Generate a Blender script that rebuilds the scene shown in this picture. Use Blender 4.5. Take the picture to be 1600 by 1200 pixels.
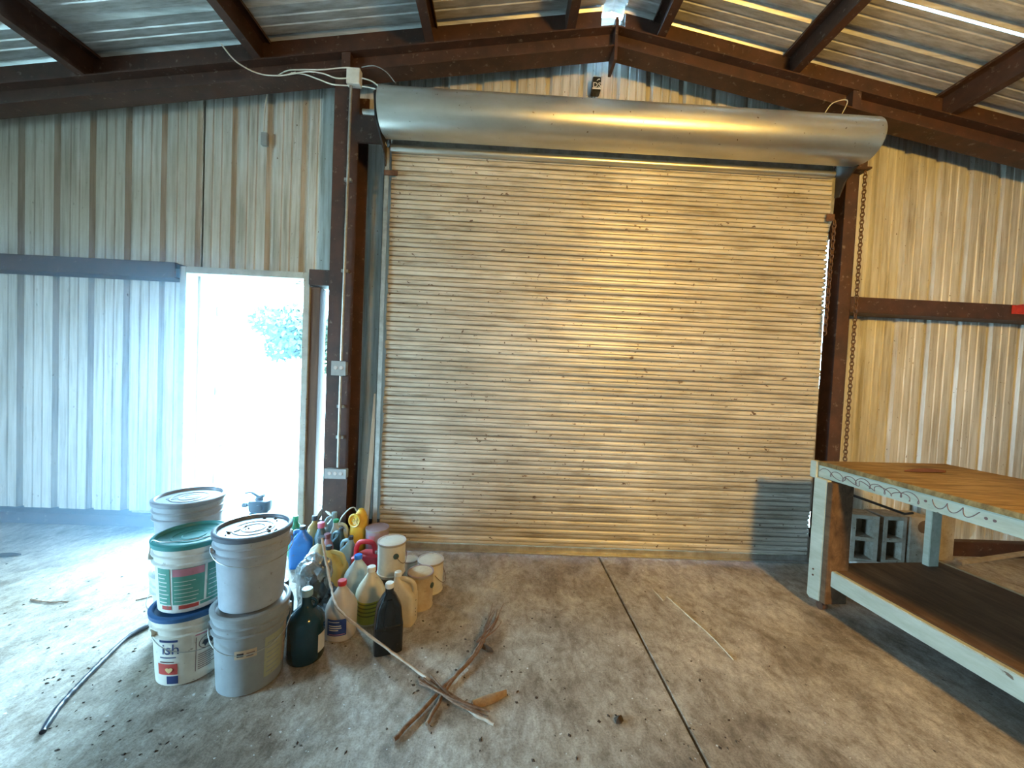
import bpy, bmesh, math, random
from mathutils import Vector, Matrix
R = math.radians
random.seed(7)
for o in list(bpy.data.objects):
    bpy.data.objects.remove(o)
SC = bpy.context.scene
COL = SC.collection

# ------------------------------------------------------------------ camera
FPX = 605.0
PIT, YAW, ROL = R(-1.7157), R(-1.4744), R(2.5713)
CAM = Vector((0, 0, 1.5))
_f = Vector((-math.sin(YAW)*math.cos(PIT), math.cos(YAW)*math.cos(PIT), math.sin(PIT)))
_r = Vector((math.cos(YAW), math.sin(YAW), 0))
_u = _r.cross(_f)
_r2 = _r*math.cos(ROL) + _u*math.sin(ROL)
_u2 = _u*math.cos(ROL) - _r*math.sin(ROL)
cd = bpy.data.cameras.new('camera')
cam = bpy.data.objects.new('camera', cd); COL.objects.link(cam)
cd.sensor_width = 36; cd.lens = 36*FPX/1600; cd.clip_start = .02; cd.clip_end = 500
m = Matrix.Identity(4)
for i in range(3):
    m[i][0] = _r2[i]; m[i][1] = _u2[i]; m[i][2] = -_f[i]; m[i][3] = CAM[i]
cam.matrix_world = m
SC.camera = cam

def ray(px, py):
    return _f + _r2*((px-800)/FPX) - _u2*((py-600)/FPX)
def atY(px, py, y):
    d = ray(px, py); return CAM + d*(y/d.y)
def atZ(px, py, z=0):
    d = ray(px, py); return CAM + d*((z-1.5)/d.z)

# ------------------------------------------------------------------ light
SKY = 51.0
w = bpy.data.worlds.new('overcast_sky'); SC.world = w; w.use_nodes = True
bg = w.node_tree.nodes['Background']
bg.inputs[0].default_value = (.38, .71, 1.0, 1); bg.inputs[1].default_value = SKY

def portal(name, loc, rot, sx, sy):
    l = bpy.data.lights.new(name, 'AREA'); l.shape = 'RECTANGLE'; l.size = sx; l.size_y = sy
    l.cycles.is_portal = True
    o = bpy.data.objects.new(name, l); COL.objects.link(o); o.location = loc; o.rotation_euler = rot
FILL_OPENING = (-1.3, 0.2, 0.0, 2.4)       # unseen opening added in the left wall for cool fill light: y0, y1, z0, z1
portal('doorway_portal', (-2.23, 3.72, 1.12), (R(-90), 0, 0), .98, 2.24)
portal('fill_opening_portal', (-6.05, (FILL_OPENING[0]+FILL_OPENING[1])/2, (FILL_OPENING[2]+FILL_OPENING[3])/2), (0, R(-90), 0), FILL_OPENING[3]-FILL_OPENING[2], FILL_OPENING[1]-FILL_OPENING[0])

def work_lamp(name, loc, target, watt, col, rad, deg, blend):
    l = bpy.data.lights.new(name, 'SPOT'); l.energy = watt; l.color = col; l.shadow_soft_size = rad
    l.spot_size = R(deg); l.spot_blend = blend
    o = bpy.data.objects.new(name, l); COL.objects.link(o); o.location = loc
    o.rotation_euler = (Vector(target)-Vector(loc)).to_track_quat('-Z', 'Y').to_euler()
work_lamp('warm_work_lamp', (2.1, -1.2, 2.85), (2.0, 3.2, 2.35), 600, (1, .59, .115), .22, 118, 1.0)

vs = SC.view_settings
vs.view_transform = 'Standard'; vs.look = 'None'; vs.gamma = 1; vs.use_curve_mapping = False
vs.exposure = 0.66
HAZE = 0.20

# ------------------------------------------------------------------ materials
class NT:
    def __init__(s, name):
        s.m = bpy.data.materials.new(name); s.m.use_nodes = True
        s.t = s.m.node_tree; s.n = s.t.nodes; s.b = s.n['Principled BSDF']
    def node(s, typ, **kw):
        n = s.n.new(typ)
        for k, v in kw.items():
            if k.startswith('i_'):
                n.inputs[k[2:].replace('_', ' ')].default_value = v
            else:
                setattr(n, k, v)
        return n
    def link(s, a, b): s.t.links.new(a, b)
    def pos(s, scale=(1, 1, 1), obj=False):
        if obj:
            src = s.node('ShaderNodeTexCoord').outputs['Object']
        else:
            src = s.node('ShaderNodeNewGeometry').outputs['Position']
        mp = s.node('ShaderNodeMapping'); mp.inputs['Scale'].default_value = scale
        s.link(src, mp.inputs['Vector']); return mp.outputs[0]
    def noise(s, vec, scale, detail=4, rough=.6, dist=0):
        n = s.node('ShaderNodeTexNoise'); n.inputs['Scale'].default_value = scale
        n.inputs['Detail'].default_value = detail; n.inputs['Roughness'].default_value = rough
        n.inputs['Distortion'].default_value = dist
        s.link(vec, n.inputs['Vector']); return n.outputs['Fac']
    def ramp(s, fac, stops):
        r = s.node('ShaderNodeValToRGB'); e = r.color_ramp.elements
        while len(e) < len(stops): e.new(.5)
        for el, (p, c) in zip(e, stops):
            el.position = p; el.color = (*c, 1) if len(c) == 3 else c
        s.link(fac, r.inputs[0]); return r.outputs[0]
    def mix(s, fac, a, b, mode='MIX'):
        n = s.node('ShaderNodeMix', data_type='RGBA', blend_type=mode)
        for sock, v in ((n.inputs[0], fac), (n.inputs[6], a), (n.inputs[7], b)):
            if hasattr(v, 'is_linked') or hasattr(v, 'links'): s.link(v, sock)
            elif isinstance(v, tuple): sock.default_value = (*v, 1)
            else: sock.default_value = v
        return n.outputs[2]
    def bump(s, h, strength=.3, dist=.01):
        b = s.node('ShaderNodeBump'); b.inputs['Strength'].default_value = strength
        b.inputs['Distance'].default_value = dist
        s.link(h, b.inputs['Height']); s.link(b.outputs[0], s.b.inputs['Normal'])
    def fin(s, col=None, rough=.6, metal=0, spec=None, coat=0, trans=0, alpha=None):
        if col is not None:
            if isinstance(col, tuple): s.b.inputs['Base Color'].default_value = (*col, 1)
            else: s.link(col, s.b.inputs['Base Color'])
        if isinstance(rough, (int, float)): s.b.inputs['Roughness'].default_value = rough
        else: s.link(rough, s.b.inputs['Roughness'])
        s.b.inputs['Metallic'].default_value = metal
        if spec is not None: s.b.inputs['Specular IOR Level'].default_value = spec
        s.b.inputs['Coat Weight'].default_value = coat
        s.b.inputs['Transmission Weight'].default_value = trans
        return s.m

def worn(name, col, col2=None, rough=.55, metal=0, scale=9, spec=None, lo=.35, hi=.75, bump=.1, coat=0, stretch=(1, 1, 1), dirt=None, dscale=40, dlo=.62, dhi=.72):
    """plain surface with blotchy second tone and specks of dirt"""
    t = NT(name); v = t.pos(stretch)
    c2 = col2 or tuple(c*.72 for c in col)
    c = t.ramp(t.noise(v, scale, 5, .65), [(lo, c2), (hi, col)])
    if dirt:
        c = t.mix(t.ramp(t.noise(v, dscale, 3, .6), [(dlo, (0, 0, 0)), (dhi, (1, 1, 1))]), c, dirt)
    if bump: t.bump(t.noise(v, scale*6, 3), bump, .004)
    return t.fin(c, rough, metal, spec, coat)

M = {}
def concrete():
    t = NT('stained_concrete'); v = t.pos()
    c = t.ramp(t.noise(v, 1.1, 9, .70, .3), [(.30, (.22, .17, .12)), (.45, (.34, .29, .23)), (.60, (.45, .40, .34)), (.78, (.58, .54, .49))])
    st = t.ramp(t.noise(t.pos((1, .7, 1)), 4.0, 8, .72, .5), [(.36, (.46, .40, .34)), (.53, (1, 1, 1)), (.75, (1.2, 1.19, 1.16))])
    c = t.mix(.75, c, st, 'MULTIPLY')
    sc = t.ramp(t.noise(t.pos((1, .6, 1)), 24, 7, .75, .5), [(.36, (.55, .51, .46)), (.54, (1, 1, 1)), (.68, (1.28, 1.28, 1.28))])
    c = t.mix(.85, c, sc, 'MULTIPLY')
    gr = t.ramp(t.noise(v, 120, 3, .7), [(.30, (.62, .60, .57)), (.5, (1, 1, 1)), (.70, (1.22, 1.22, 1.2))])
    c = t.mix(.8, c, gr, 'MULTIPLY')
    wh = t.ramp(t.noise(v, 34, 2, .5), [(.735, (0, 0, 0)), (.76, (1, 1, 1))])
    c = t.mix(wh, c, (.62, .60, .57))
    bl = t.ramp(t.noise(v, 26, 3, .55, .3), [(.255, (1, 1, 1)), (.285, (0, 0, 0))])
    c = t.mix(bl, c, (.045, .035, .027))
    t.bump(t.noise(v, 55, 6, .7), .35, .006)
    ro = t.ramp(t.noise(v, 5, 5), [(.3, (.48,)*3), (.7, (.82,)*3)])
    return t.fin(c, ro, 0, .45)
M['concrete'] = concrete()
def panel_metal():
    t = NT('dusty_wall_sheet'); 
    st = t.noise(t.pos((1, 1, .045)), 26, 6, .7)
    c = t.ramp(st, [(.28, (.30, .27, .22)), (.43, (.50, .48, .44)), (.52, (.60, .59, .56)), (.62, (.665, .66, .64)), (.8, (.74, .74, .73))])
    bl = t.noise(t.pos((1, 1, .35)), 3.2, 6, .65)
    c = t.mix(.8, c, t.ramp(bl, [(.32, (.72, .68, .60)), (.6, (1, 1, 1))]), 'MULTIPLY')
    sp = t.ramp(t.noise(t.pos((1, 1, .55)), 46, 3, .6), [(.705, (0, 0, 0)), (.72, (1, 1, 1))])
    c = t.mix(sp, c, (.14, .09, .05))
    t.bump(t.noise(t.pos((1, 1, .1)), 18, 4), .12, .01)
    return t.fin(c, .5, .12)
M['panel'] = panel_metal()
def roof_metal():
    t = NT('galvanised_roof_sheet'); st = t.noise(t.pos((.06, 1, 1)), 30, 5, .65)
    c = t.ramp(st, [(.3, (.36, .34, .31)), (.55, (.60, .59, .57)), (.75, (.76, .76, .75))])
    return t.fin(c, .36, .40)
M['roof'] = roof_metal()
M['steel'] = worn('red_oxide_steel', (.085, .034, .021), (.040, .018, .012), .62, 0, 6, dirt=(.16, .12, .09), dscale=22)
M['steel_dark'] = worn('dark_bracket_steel', (.05, .032, .022), (.022, .016, .012), .6, .2, 12)
def hood_metal():
    t = NT('galvanised_hood'); 
    c = t.ramp(t.noise(t.pos((.5, 1, 1)), 5, 6, .6), [(.3, (.50, .49, .44)), (.7, (.66, .65, .60))])
    sp = t.ramp(t.noise(t.pos(), 38, 2, .5), [(.72, (0, 0, 0)), (.75, (1, 1, 1))])
    c = t.mix(sp, c, (.2, .16, .11))
    ro = t.ramp(t.noise(t.pos((.3, 1, 1)), 9, 4), [(.3, (.32,)*3), (.7, (.38,)*3)])
    return t.fin(c, ro, .92)
M['hood'] = hood_metal()
def slat_paint():
    t = NT('painted_door_slat')
    oi = t.node('ShaderNodeObjectInfo')
    c = t.ramp(oi.outputs['Random'], [(0, (.47, .42, .34)), (1, (.59, .545, .46))])
    st = t.noise(t.pos((.10, 1, 1)), 22, 6, .7)
    c = t.mix(.9, c, t.ramp(st, [(.30, (.42, .37, .30)), (.50, (1, 1, 1)), (.75, (1.14, 1.14, 1.12))]), 'MULTIPLY')
    bl = t.noise(t.pos(), 1.3, 5, .6)
    c = t.mix(.75, c, t.ramp(bl, [(.34, (.62, .60, .56)), (.62, (1, 1, 1))]), 'MULTIPLY')
    sp = t.ramp(t.noise(t.pos((.8, 1, 1)), 30, 3, .55, .2), [(.675, (0, 0, 0)), (.70, (1, 1, 1))])
    c = t.mix(sp, c, (.10, .06, .035))
    return t.fin(c, .42, .12)
M['slat'] = slat_paint()
M['galv'] = worn('galvanised_angle', (.56, .56, .53), (.34, .32, .28), .42, .7, 14)
M['frame_paint'] = worn('weathered_frame_paint', (.50, .49, .43), (.33, .31, .26), .6, 0, 10, dirt=(.14, .09, .06))
M['white_door'] = worn('white_door_paint', (.82, .82, .80), (.72, .72, .70), .5, 0, 4)
M['hinge'] = worn('steel_hinge', (.35, .33, .30), None, .4, .8)
M['stud'] = worn('old_stud_wood', (.17, .10, .065), (.08, .05, .035), .8, 0, 14, stretch=(1, 1, .1))
M['lath'] = worn('grey_lath_wood', (.42, .36, .28), (.24, .19, .14), .8, 0, 16, stretch=(1, 1, .08))
M['white_plastic'] = worn('white_plastic', (.74, .74, .70), (.58, .57, .52), .45, 0, 8)
M['cable'] = worn('white_cable', (.78, .76, .68), (.58, .55, .47), .5, 0, 8)
M['grey_box'] = worn('grey_electrical_box', (.36, .37, .36), None, .5, .1, 10)
M['black'] = worn('black_plastic', (.018, .019, .021), (.010, .010, .011), .42, 0, 12)
M['rust'] = worn('rusty_chain_steel', (.20, .10, .055), (.08, .04, .025), .6, .4, 30)
M['red_strap'] = worn('red_strap', (.62, .045, .022), (.40, .025, .015), .5, 0, 18)
def wood(name, a, b, c_, sx, scale, rough=.7):
    t = NT(name); v = t.pos(sx)
    g = t.noise(v, scale, 7, .68, .7)
    c = t.ramp(g, [(.28, a), (.5, b), (.72, c_)])
    s2 = t.ramp(t.noise(t.pos((1, 1, 1)), 2.6, 5, .6), [(.33, (.55, .5, .45)), (.6, (1, 1, 1))])
    c = t.mix(.8, c, s2, 'MULTIPLY')
    t.bump(g, .25, .004)
    return t.fin(c, rough, 0, .35)
M['bench_top'] = wood('worn_bench_board', (.10, .055, .018), (.27, .165, .055), (.42, .28, .12), (.30, 2.2, 1), 11)
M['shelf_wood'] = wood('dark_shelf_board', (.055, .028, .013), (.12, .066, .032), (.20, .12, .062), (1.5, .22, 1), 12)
def bench_paint():
    t = NT('pale_green_bench_paint'); v = t.pos()
    c = t.ramp(t.noise(t.pos((1, .2, 1)), 16, 5, .65), [(.3, (.33, .33, .24)), (.6, (.46, .46, .36)), (.8, (.54, .54, .44))])
    ch = t.ramp(t.noise(t.pos((1, .35, 1)), 17, 4, .6, .4), [(.69, (0, 0, 0)), (.715, (1, 1, 1))])
    c = t.mix(ch, c, (.13, .085, .05))
    return t.fin(c, .55)
M['bench_paint'] = bench_paint()
M['block'] = worn('concrete_block', (.42, .37, .29), (.25, .20, .14), .9, 0, 12, dirt=(.13, .085, .05), bump=.6)
M['bark'] = worn('dry_palm_stem', (.30, .18, .105), (.13, .07, .04), .8, 0, 40, bump=.5)
M['pale_stem'] = worn('pale_dry_stem', (.62, .54, .43), (.36, .26, .18), .7, 0, 22, bump=.3)
M['hose'] = worn('dark_blue_pipe', (.035, .042, .06), (.02, .022, .03), .35, 0, 9)
M['straw'] = worn('dry_straw', (.72, .62, .42), None, .7)
M['debris_dark'] = worn('leaf_litter', (.075, .045, .025), (.03, .02, .012), .9, 0, 60)
M['debris_pale'] = worn('pale_chips', (.62, .60, .55), None, .8, 0, 50)
M['ground'] = worn('pale_sandy_ground', (.52, .50, .44), (.36, .37, .29), .95, 0, 1.5)
M['leaf'] = worn('tree_leaf', (.011, .024, .003), (.006, .013, .002), .6, 0, 3, bump=0)
M['trunk'] = worn('tree_bark', (.12, .085, .055), None, .9)
def pl(name, col, rough=.4, c2=None, dirt=(.16, .12, .085), **k):
    M[name] = worn(name, col, c2 or tuple(x*.78 for x in col), rough, 0, 11, dirt=dirt, dscale=34, dlo=.66, dhi=.78, bump=.04, **k)
pl('bucket_white', (.70, .69, .63)); pl('bucket_cream', (.69, .65, .55)); pl('bucket_grey', (.30, .32, .32)); pl('bucket_pale', (.40, .43, .46))
pl('lid_grey', (.30, .33, .37)); pl('lid_dark', (.12, .145, .18)); pl('lid_teal', (.045, .27, .26)); pl('lid_blue', (.025, .10, .24))
pl('dark_top_print', (.10, .105, .12))
pl('sticker_green', (.085, .30, .23)); pl('sticker_pink', (.52, .20, .24)); pl('sticker_white', (.76, .74, .68)); pl('sticker_olive', (.44, .43, .27))
pl('sticker_red', (.50, .06, .045)); pl('sticker_navy', (.02, .04, .13)); pl('sticker_tan', (.60, .44, .29)); pl('ink', (.02, .022, .03)); pl('sticker_blue', (.022, .06, .26))
pl('sticker_gold', (.72, .50, .22)); pl('ink_brown', (.16, .09, .08))
pl('jug_teal_glass', (.010, .040, .058), .12, dirt=(.03, .05, .06)); pl('jug_milky', (.58, .52, .46), .38); pl('jug_clear', (.50, .53, .48), .3); pl('jug_yellow', (.62, .55, .40), .38)
pl('liquid_yellow', (.42, .39, .045), .3); pl('jug_black', (.012, .014, .016), .22, dirt=(.06, .055, .05)); pl('jug_cream', (.64, .53, .36)); pl('jug_mustard', (.50, .37, .10)); pl('jug_red', (.58, .022, .04))
pl('ring_olive', (.16, .145, .02)); pl('jug_blue', (.025, .16, .46)); pl('jug_green', (.02, .24, .11)); pl('jug_amber', (.34, .22, .06), .2); pl('jug_tan', (.42, .35, .22)); pl('jug_mauve', (.26, .14, .18)); pl('jug_petrol', (.04, .09, .11))
pl('jug_lightblue', (.26, .44, .54)); pl('jug_yellowbright', (.78, .48, .05)); pl('jug_greyblue', (.25, .34, .36)); pl('cap_white', (.80, .79, .74)); pl('cap_blue', (.02, .16, .55)); pl('cap_red', (.58, .03, .04))
pl('cap_green', (.03, .30, .14)); pl('cap_pink', (.50, .10, .18)); pl('cap_dark', (.03, .035, .04)); pl('cap_maroon', (.14, .035, .05))
pl('can_white', (.62, .57, .47), .5); pl('can_lid', (.55, .50, .47), .45); pl('can_mauve', (.36, .27, .30), .5); pl('can_rusty', (.57, .48, .34), .6, c2=(.38, .27, .16)); pl('can_dark', (.07, .055, .045), .6); pl('can_rim', (.34, .30, .25), .4)
M['bag'] = worn('crinkled_dark_plastic', (.10, .125, .13), (.025, .03, .034), .22, 0, 7, spec=.9, coat=.6, bump=.2)
M['bag_clear'] = worn('crinkled_clear_plastic', (.34, .39, .41), (.07, .09, .10), .22, 0, 9, spec=.9, coat=.5, bump=.2)

# ------------------------------------------------------------------ mesh builder
class MB:
    def __init__(s): s.v = []; s.f = []
    def add(s, v, f):
        k = len(s.v); s.v += [tuple(p) for p in v]; s.f += [tuple(i+k for i in q) for q in f]; return s
    def box(s, x0, y0, z0, x1, y1, z1):
        v = [(x, y, z) for z in (z0, z1) for y in (y0, y1) for x in (x0, x1)]
        return s.add(v, [(0, 2, 3, 1), (4, 5, 7, 6), (0, 1, 5, 4), (2, 6, 7, 3), (0, 4, 6, 2), (1, 3, 7, 5)])
    def prism(s, poly, fn, a, b):
        """poly of 2D points, fn(u,v,w)->3D, extruded w from a to b"""
        n = len(poly)
        v = [fn(u, q, a) for u, q in poly] + [fn(u, q, b) for u, q in poly]
        f = [tuple(range(n-1, -1, -1)), tuple(range(n, 2*n))] + [(i, (i+1) % n, n+(i+1) % n, n+i) for i in range(n)]
        return s.add(v, f)
    def tube(s, pts, r, n=8, cap=True):
        pts = [Vector(p) for p in pts]; rs = r if isinstance(r, (list, tuple)) else [r]*len(pts)
        V = []; F = []; up = None
        for i, p in enumerate(pts):
            t = (pts[min(i+1, len(pts)-1)] - pts[max(i-1, 0)]).normalized()
            if up is None:
                up = Vector((0, 0, 1)) if abs(t.z) < .9 else Vector((1, 0, 0))
            a = t.cross(up)
            if a.length < 1e-4: a = t.orthogonal()
            a.normalize(); b = a.cross(t).normalized(); up = b
            for k in range(n):
                an = 2*math.pi*k/n; V.append(p + (a*math.cos(an) + b*math.sin(an))*rs[i])
        for i in range(len(pts)-1):
            for k in range(n):
                F.append((i*n+k, i*n+(k+1) % n, (i+1)*n+(k+1) % n, (i+1)*n+k))
        if cap:
            F.append(tuple(range(n-1, -1, -1))); F.append(tuple((len(pts)-1)*n+k for k in range(n)))
        return s.add(V, F)
    def lathe(s, prof, n=32, c=(0, 0), cap0=True, cap1=True):
        V = []; F = []
        for r, z in prof:
            for k in range(n):
                a = 2*math.pi*k/n; V.append((c[0]+r*math.cos(a), c[1]+r*math.sin(a), z))
        for i in range(len(prof)-1):
            for k in range(n):
                F.append((i*n+k, i*n+(k+1) % n, (i+1)*n+(k+1) % n, (i+1)*n+k))
        if cap0: F.append(tuple(range(n-1, -1, -1)))
        if cap1: F.append(tuple((len(prof)-1)*n+k for k in range(n)))
        return s.add(V, F)
    def loft(s, secs, n=28):
        """secs: (cx, cy, z, hx, hy, exponent)"""
        V = []; F = []
        for cx, cy, z, hx, hy, e in secs:
            for k in range(n):
                a = 2*math.pi*k/n; c_, s_ = math.cos(a), math.sin(a)
                V.append((cx+hx*math.copysign(abs(c_)**(2/e), c_), cy+hy*math.copysign(abs(s_)**(2/e), s_), z))
        for i in range(len(secs)-1):
            for k in range(n):
                F.append((i*n+k, i*n+(k+1) % n, (i+1)*n+(k+1) % n, (i+1)*n+k))
        F.append(tuple(range(n-1, -1, -1))); F.append(tuple((len(secs)-1)*n+k for k in range(n)))
        return s.add(V, F)
    def patch(s, rfn, a0, a1, z0, z1, n=12, off=.0012, th=.0008):
        """curved sticker on a round body, rfn(z)->radius"""
        V = []; F = []
        for z in (z0, z1):
            for k in range(n+1):
                a = a0+(a1-a0)*k/n; r = rfn(z)+off
                V.append((r*math.cos(a), r*math.sin(a), z))
        for k in range(n): F.append((k, k+1, n+2+k, n+1+k))
        return s.add(V, F)
    def xf(s, mat):
        s.v = [tuple(mat @ Vector(p)) for p in s.v]; return s
    def mesh(s, name, mat, smooth=30, bevel=0):
        me = bpy.data.meshes.new(name); me.from_pydata(s.v, [], s.f)
        bm = bmesh.new(); bm.from_mesh(me)
        bmesh.ops.recalc_face_normals(bm, faces=bm.faces)
        if bevel:
            bmesh.ops.bevel(bm, geom=[e for e in bm.edges if e.is_manifold and e.calc_face_angle(0) > .6], offset=bevel, segments=2, affect='EDGES', clamp_overlap=True)
        bm.to_mesh(me); bm.free()
        if smooth:
            for p in me.polygons: p.use_smooth = True
            me.set_sharp_from_angle(angle=R(smooth))
        me.materials.append(M[mat] if isinstance(mat, str) else mat)
        return me
    def build(s, name, mat, parent=None, smooth=30, bevel=0, loc=None):
        o = bpy.data.objects.new(name, s.mesh(name, mat, smooth, bevel)); COL.objects.link(o)
        if parent is not None: o.parent = parent
        if loc is not None: o.location = loc
        return o

def put(name, me, parent=None, loc=(0, 0, 0), rot=(0, 0, 0)):
    o = bpy.data.objects.new(name, me); COL.objects.link(o)
    o.parent = parent; o.location = loc; o.rotation_euler = rot; return o
def tag(o, label=None, cat=None, group=None, kind=None):
    if label: o['label'] = label
    if cat: o['category'] = cat
    if group: o['group'] = group
    if kind: o['kind'] = kind
    return o
def thing(name, label, cat, loc=(0, 0, 0), rz=0, group=None):
    o = bpy.data.objects.new(name, None); COL.objects.link(o); o.empty_display_size = .05
    o.location = loc; o.rotation_euler = (0, 0, rz); return tag(o, label, cat, group)
def struct(name, label=None):
    o = bpy.data.objects.new(name, None); COL.objects.link(o); o.empty_display_size = .05
    return tag(o, label, kind='structure')
def text_geo(body, size):
    cu = bpy.data.curves.new('lettering', 'FONT'); cu.body = body; cu.size = size; cu.resolution_u = 3
    ob = bpy.data.objects.new('lettering', cu); COL.objects.link(ob)
    dg = bpy.context.evaluated_depsgraph_get(); me = bpy.data.meshes.new_from_object(ob.evaluated_get(dg))
    v = [tuple(p.co) for p in me.vertices]; f = [tuple(p.vertices) for p in me.polygons]
    bpy.data.objects.remove(ob); bpy.data.curves.remove(cu); bpy.data.meshes.remove(me)
    return v, f

# ================================================================== SETTING
WY = 3.55                       # back wall sheet plane
RX = .80                        # ridge line
SL, SR = .157, .188
def slope(x, z0): return z0 - (SL*(RX-x) if x < RX else SR*(x-RX))
def roof_z(x): return slope(x, 4.58)
def raf_z(x): return slope(x, 4.349)

# ---- floor
fl = MB().box(-6.2, -6, -.35, 6.2, 3.62, -.2).build('floor', 'concrete', smooth=0); tag(fl, 'stained grey concrete floor slab with a straight joint', kind='structure')
MB().box(-6.2, -6, -.21, .861, 3.62, 0).build('slab', 'concrete', fl, smooth=0, bevel=.004)
MB().box(.873, -6, -.21, 6.2, 3.62, 0).build('slab', 'concrete', fl, smooth=0, bevel=.004)

# ---- ribbed sheets
def rib_profile(x0, x1, first):
    """x positions with recess (away from room) across a sheet; big ribs every 0.305 starting at 'first'"""
    pts = {}
    k = math.floor((x0-first)/.305)-1
    out = []
    while True:
        c = first + k*.305
        if c - .16 > x1: break
        for dx, d in ((-.036, 0), (-.016, .034), (.016, .034), (.036, 0), (.100, 0), (.107, .006), (.117, .006), (.124, 0), (.178, 0), (.185, .006), (.195, .006), (.202, 0)):
            out.append((c+dx, d))
        k += 1
    def val(x):
        for (a, da), (b, db) in zip(out, out[1:]):
            if a <= x <= b: return da + (db-da)*(x-a)/(b-a) if b > a else da
        return 0
    res = [(x0, val(x0))] + [(x, d) for x, d in out if x0+1e-4 < x < x1-1e-4] + [(x1, val(x1))]
    return res
FIRST = -.617
def wall_panel(x0, x1, zb, zt, parent, dy=0, y=WY):
    pr = rib_profile(x0, x1, FIRST); V = []; F = []
    fb = zb if callable(zb) else (lambda x: zb); ft = zt if callable(zt) else (lambda x: zt)
    for x, d in pr: V += [(x, y+dy+d, fb(x)), (x, y+dy+d, ft(x))]
    for i in range(len(pr)-1): F.append((2*i, 2*i+2, 2*i+3, 2*i+1))
    return MB().add(V, F).build('wall_panel', 'panel', parent, smooth=20)

wb = struct('wall_back', 'ribbed sheet metal end wall on red steel framing')
top = lambda x: roof_z(x) + .05
SB = .095
# door opening -2.74..-1.72 up to 2.26 ; roll-up opening -0.90..3.0 up to 3.35
xs = [-6.2, -5.35, -4.315, -3.40, -2.745]
for i, (a, b) in enumerate(zip(xs, xs[1:])): wall_panel(a-.012, b+.012, SB, top, wb, .004*(i % 2))
wall_panel(-2.755, -1.70, 2.262, top, wb, .004)
# narrow sheet beside the doorway, its left edge pulled away so daylight shows through a tapering gap
def gap_left(z): return -1.585 + (0 if z > 2.05 else (2.05-z)/2.05*.095)
pz = [(-1.10, SB), (-1.10, 3.9), (-1.70, 3.9), (-1.70, 2.2), (-1.585, 2.2), (-1.585, 2.05), (-1.555, 1.0), (-1.50, .42), (-1.47, .26), (-1.50, SB)]
MB().prism(pz, lambda u, q, w_: (u, w_, q), WY, WY+.003).build('wall_panel', 'panel', wb, smooth=0)
MB().prism([(-1.72, 3.85), (-1.09, 3.85), (-1.09, top(-1.09)), (-1.72, top(-1.72))], lambda u, q, w_: (u, w_, q), WY+.004, WY+.007).build('wall_panel', 'panel', wb, smooth=0)
wall_panel(-1.11, -.86, SB, top, wb, .004)
xs = [-.87, .0, .90, 1.81, 3.0]
for i, (a, b) in enumerate(zip(xs, xs[1:])): wall_panel(a-.012, b+.012, 3.30, top, wb, .004*(i % 2))
xs = [2.995, 4.075, 4.99, 6.2]
for i, (a, b) in enumerate(zip(xs, xs[1:])): wall_panel(a-.012, b+.012, .03, top, wb, .004*(i % 2))
# sill under the left sheets
MB().box(-6.2, 3.43, 0, -2.80, 3.60, SB).build('sill', 'steel', wb, smooth=0, bevel=.004)
MB().box(-1.69, 3.49, 0, -.98, 3.60, SB).build('sill', 'steel', wb, smooth=0, bevel=.004)
# girts (C channels)
def girt(x0, x1, z0, z1):
    m_ = MB(); yf = 3.36
    m_.box(x0, yf, z0, x1, yf+.012, z1); m_.box(x0, yf+.012, z1-.012, x1, WY-.002, z1); m_.box(x0, yf+.012, z0, x1, WY-.002, z0+.012)
    return m_.build('girt', 'steel', wb, smooth=0, bevel=.003)
girt(-6.2, -2.80, 2.168, 2.30); girt(-1.68, -1.48, 2.168, 2.30); girt(2.96, 6.2, 2.165, 2.302)
# columns beside the roll-up door
def column(x0, x1, y0, y1, ztop, web=None):
    m_ = MB(); t_ = .012
    m_.box(x0, y0, 0, x1, y0+t_, ztop); m_.box(x0, y1-t_, 0, x1, y1, ztop)
    c = (x0+x1)/2 if web is None else web
    m_.box(c-t_/2, y0+t_, 0, c+t_/2, y1-t_, ztop)
    return m_.build('column', 'steel', wb, smooth=0, bevel=.002)
column(-1.455, -1.255, 3.235, 3.47, raf_z(-1.35)-.20)
column(2.825, 2.935, 3.245, 3.385, raf_z(2.86)-.21, 2.832)
MB().box(-1.69, 3.42, 0, -1.61, 3.545, 2.16).build('stud', 'stud', wb, smooth=0, bevel=.003)

MB().box(-.93, 3.205, 3.33, 3.0, WY+.03, 3.345).build('light_baffle_top', 'steel', wb, smooth=0)  # unseen plate added to block daylight leaking up behind the curtain
MB().box(-.955, 3.222, 0, -.945, WY+.03, 3.33).build('light_baffle', 'panel', wb, smooth=0)  # unseen plate added to stop daylight leaking past the left guide
MB().prism([(2.92, 3.386), (2.93, 3.386), (2.992, WY-.002), (2.984, WY-.002)], lambda u, q, w_: (u, q, w_), .42, 3.33).build('light_baffle', 'steel', wb, smooth=0)  # added baffle, left open low down so daylight reaches the blocks

MB().box(2.655, 3.224, 0, 2.664, WY+.03, 3.33).build('light_baffle', 'steel', wb, smooth=0)  # added plate keeping outside light off the right column
sz = [0, .15, .20, .40, .45, 1.0, 2.0, 2.15, 2.30, 2.62, 2.80, 2.92, 3.33]
sx_ = [2.972, 2.972, 2.93, 2.93, 2.972, 2.966, 2.960, 2.955, 2.915, 2.915, 2.945, 2.985, 2.99]
MB().prism([(2.664, 0)] + list(zip(sx_, sz)) + [(2.664, 3.33)], lambda u, q, w_: (u, w_, q), WY, WY+.004).build('slit_baffle', 'steel', wb, smooth=0)  # added strip, its stepped edge shapes the daylight slit

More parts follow.
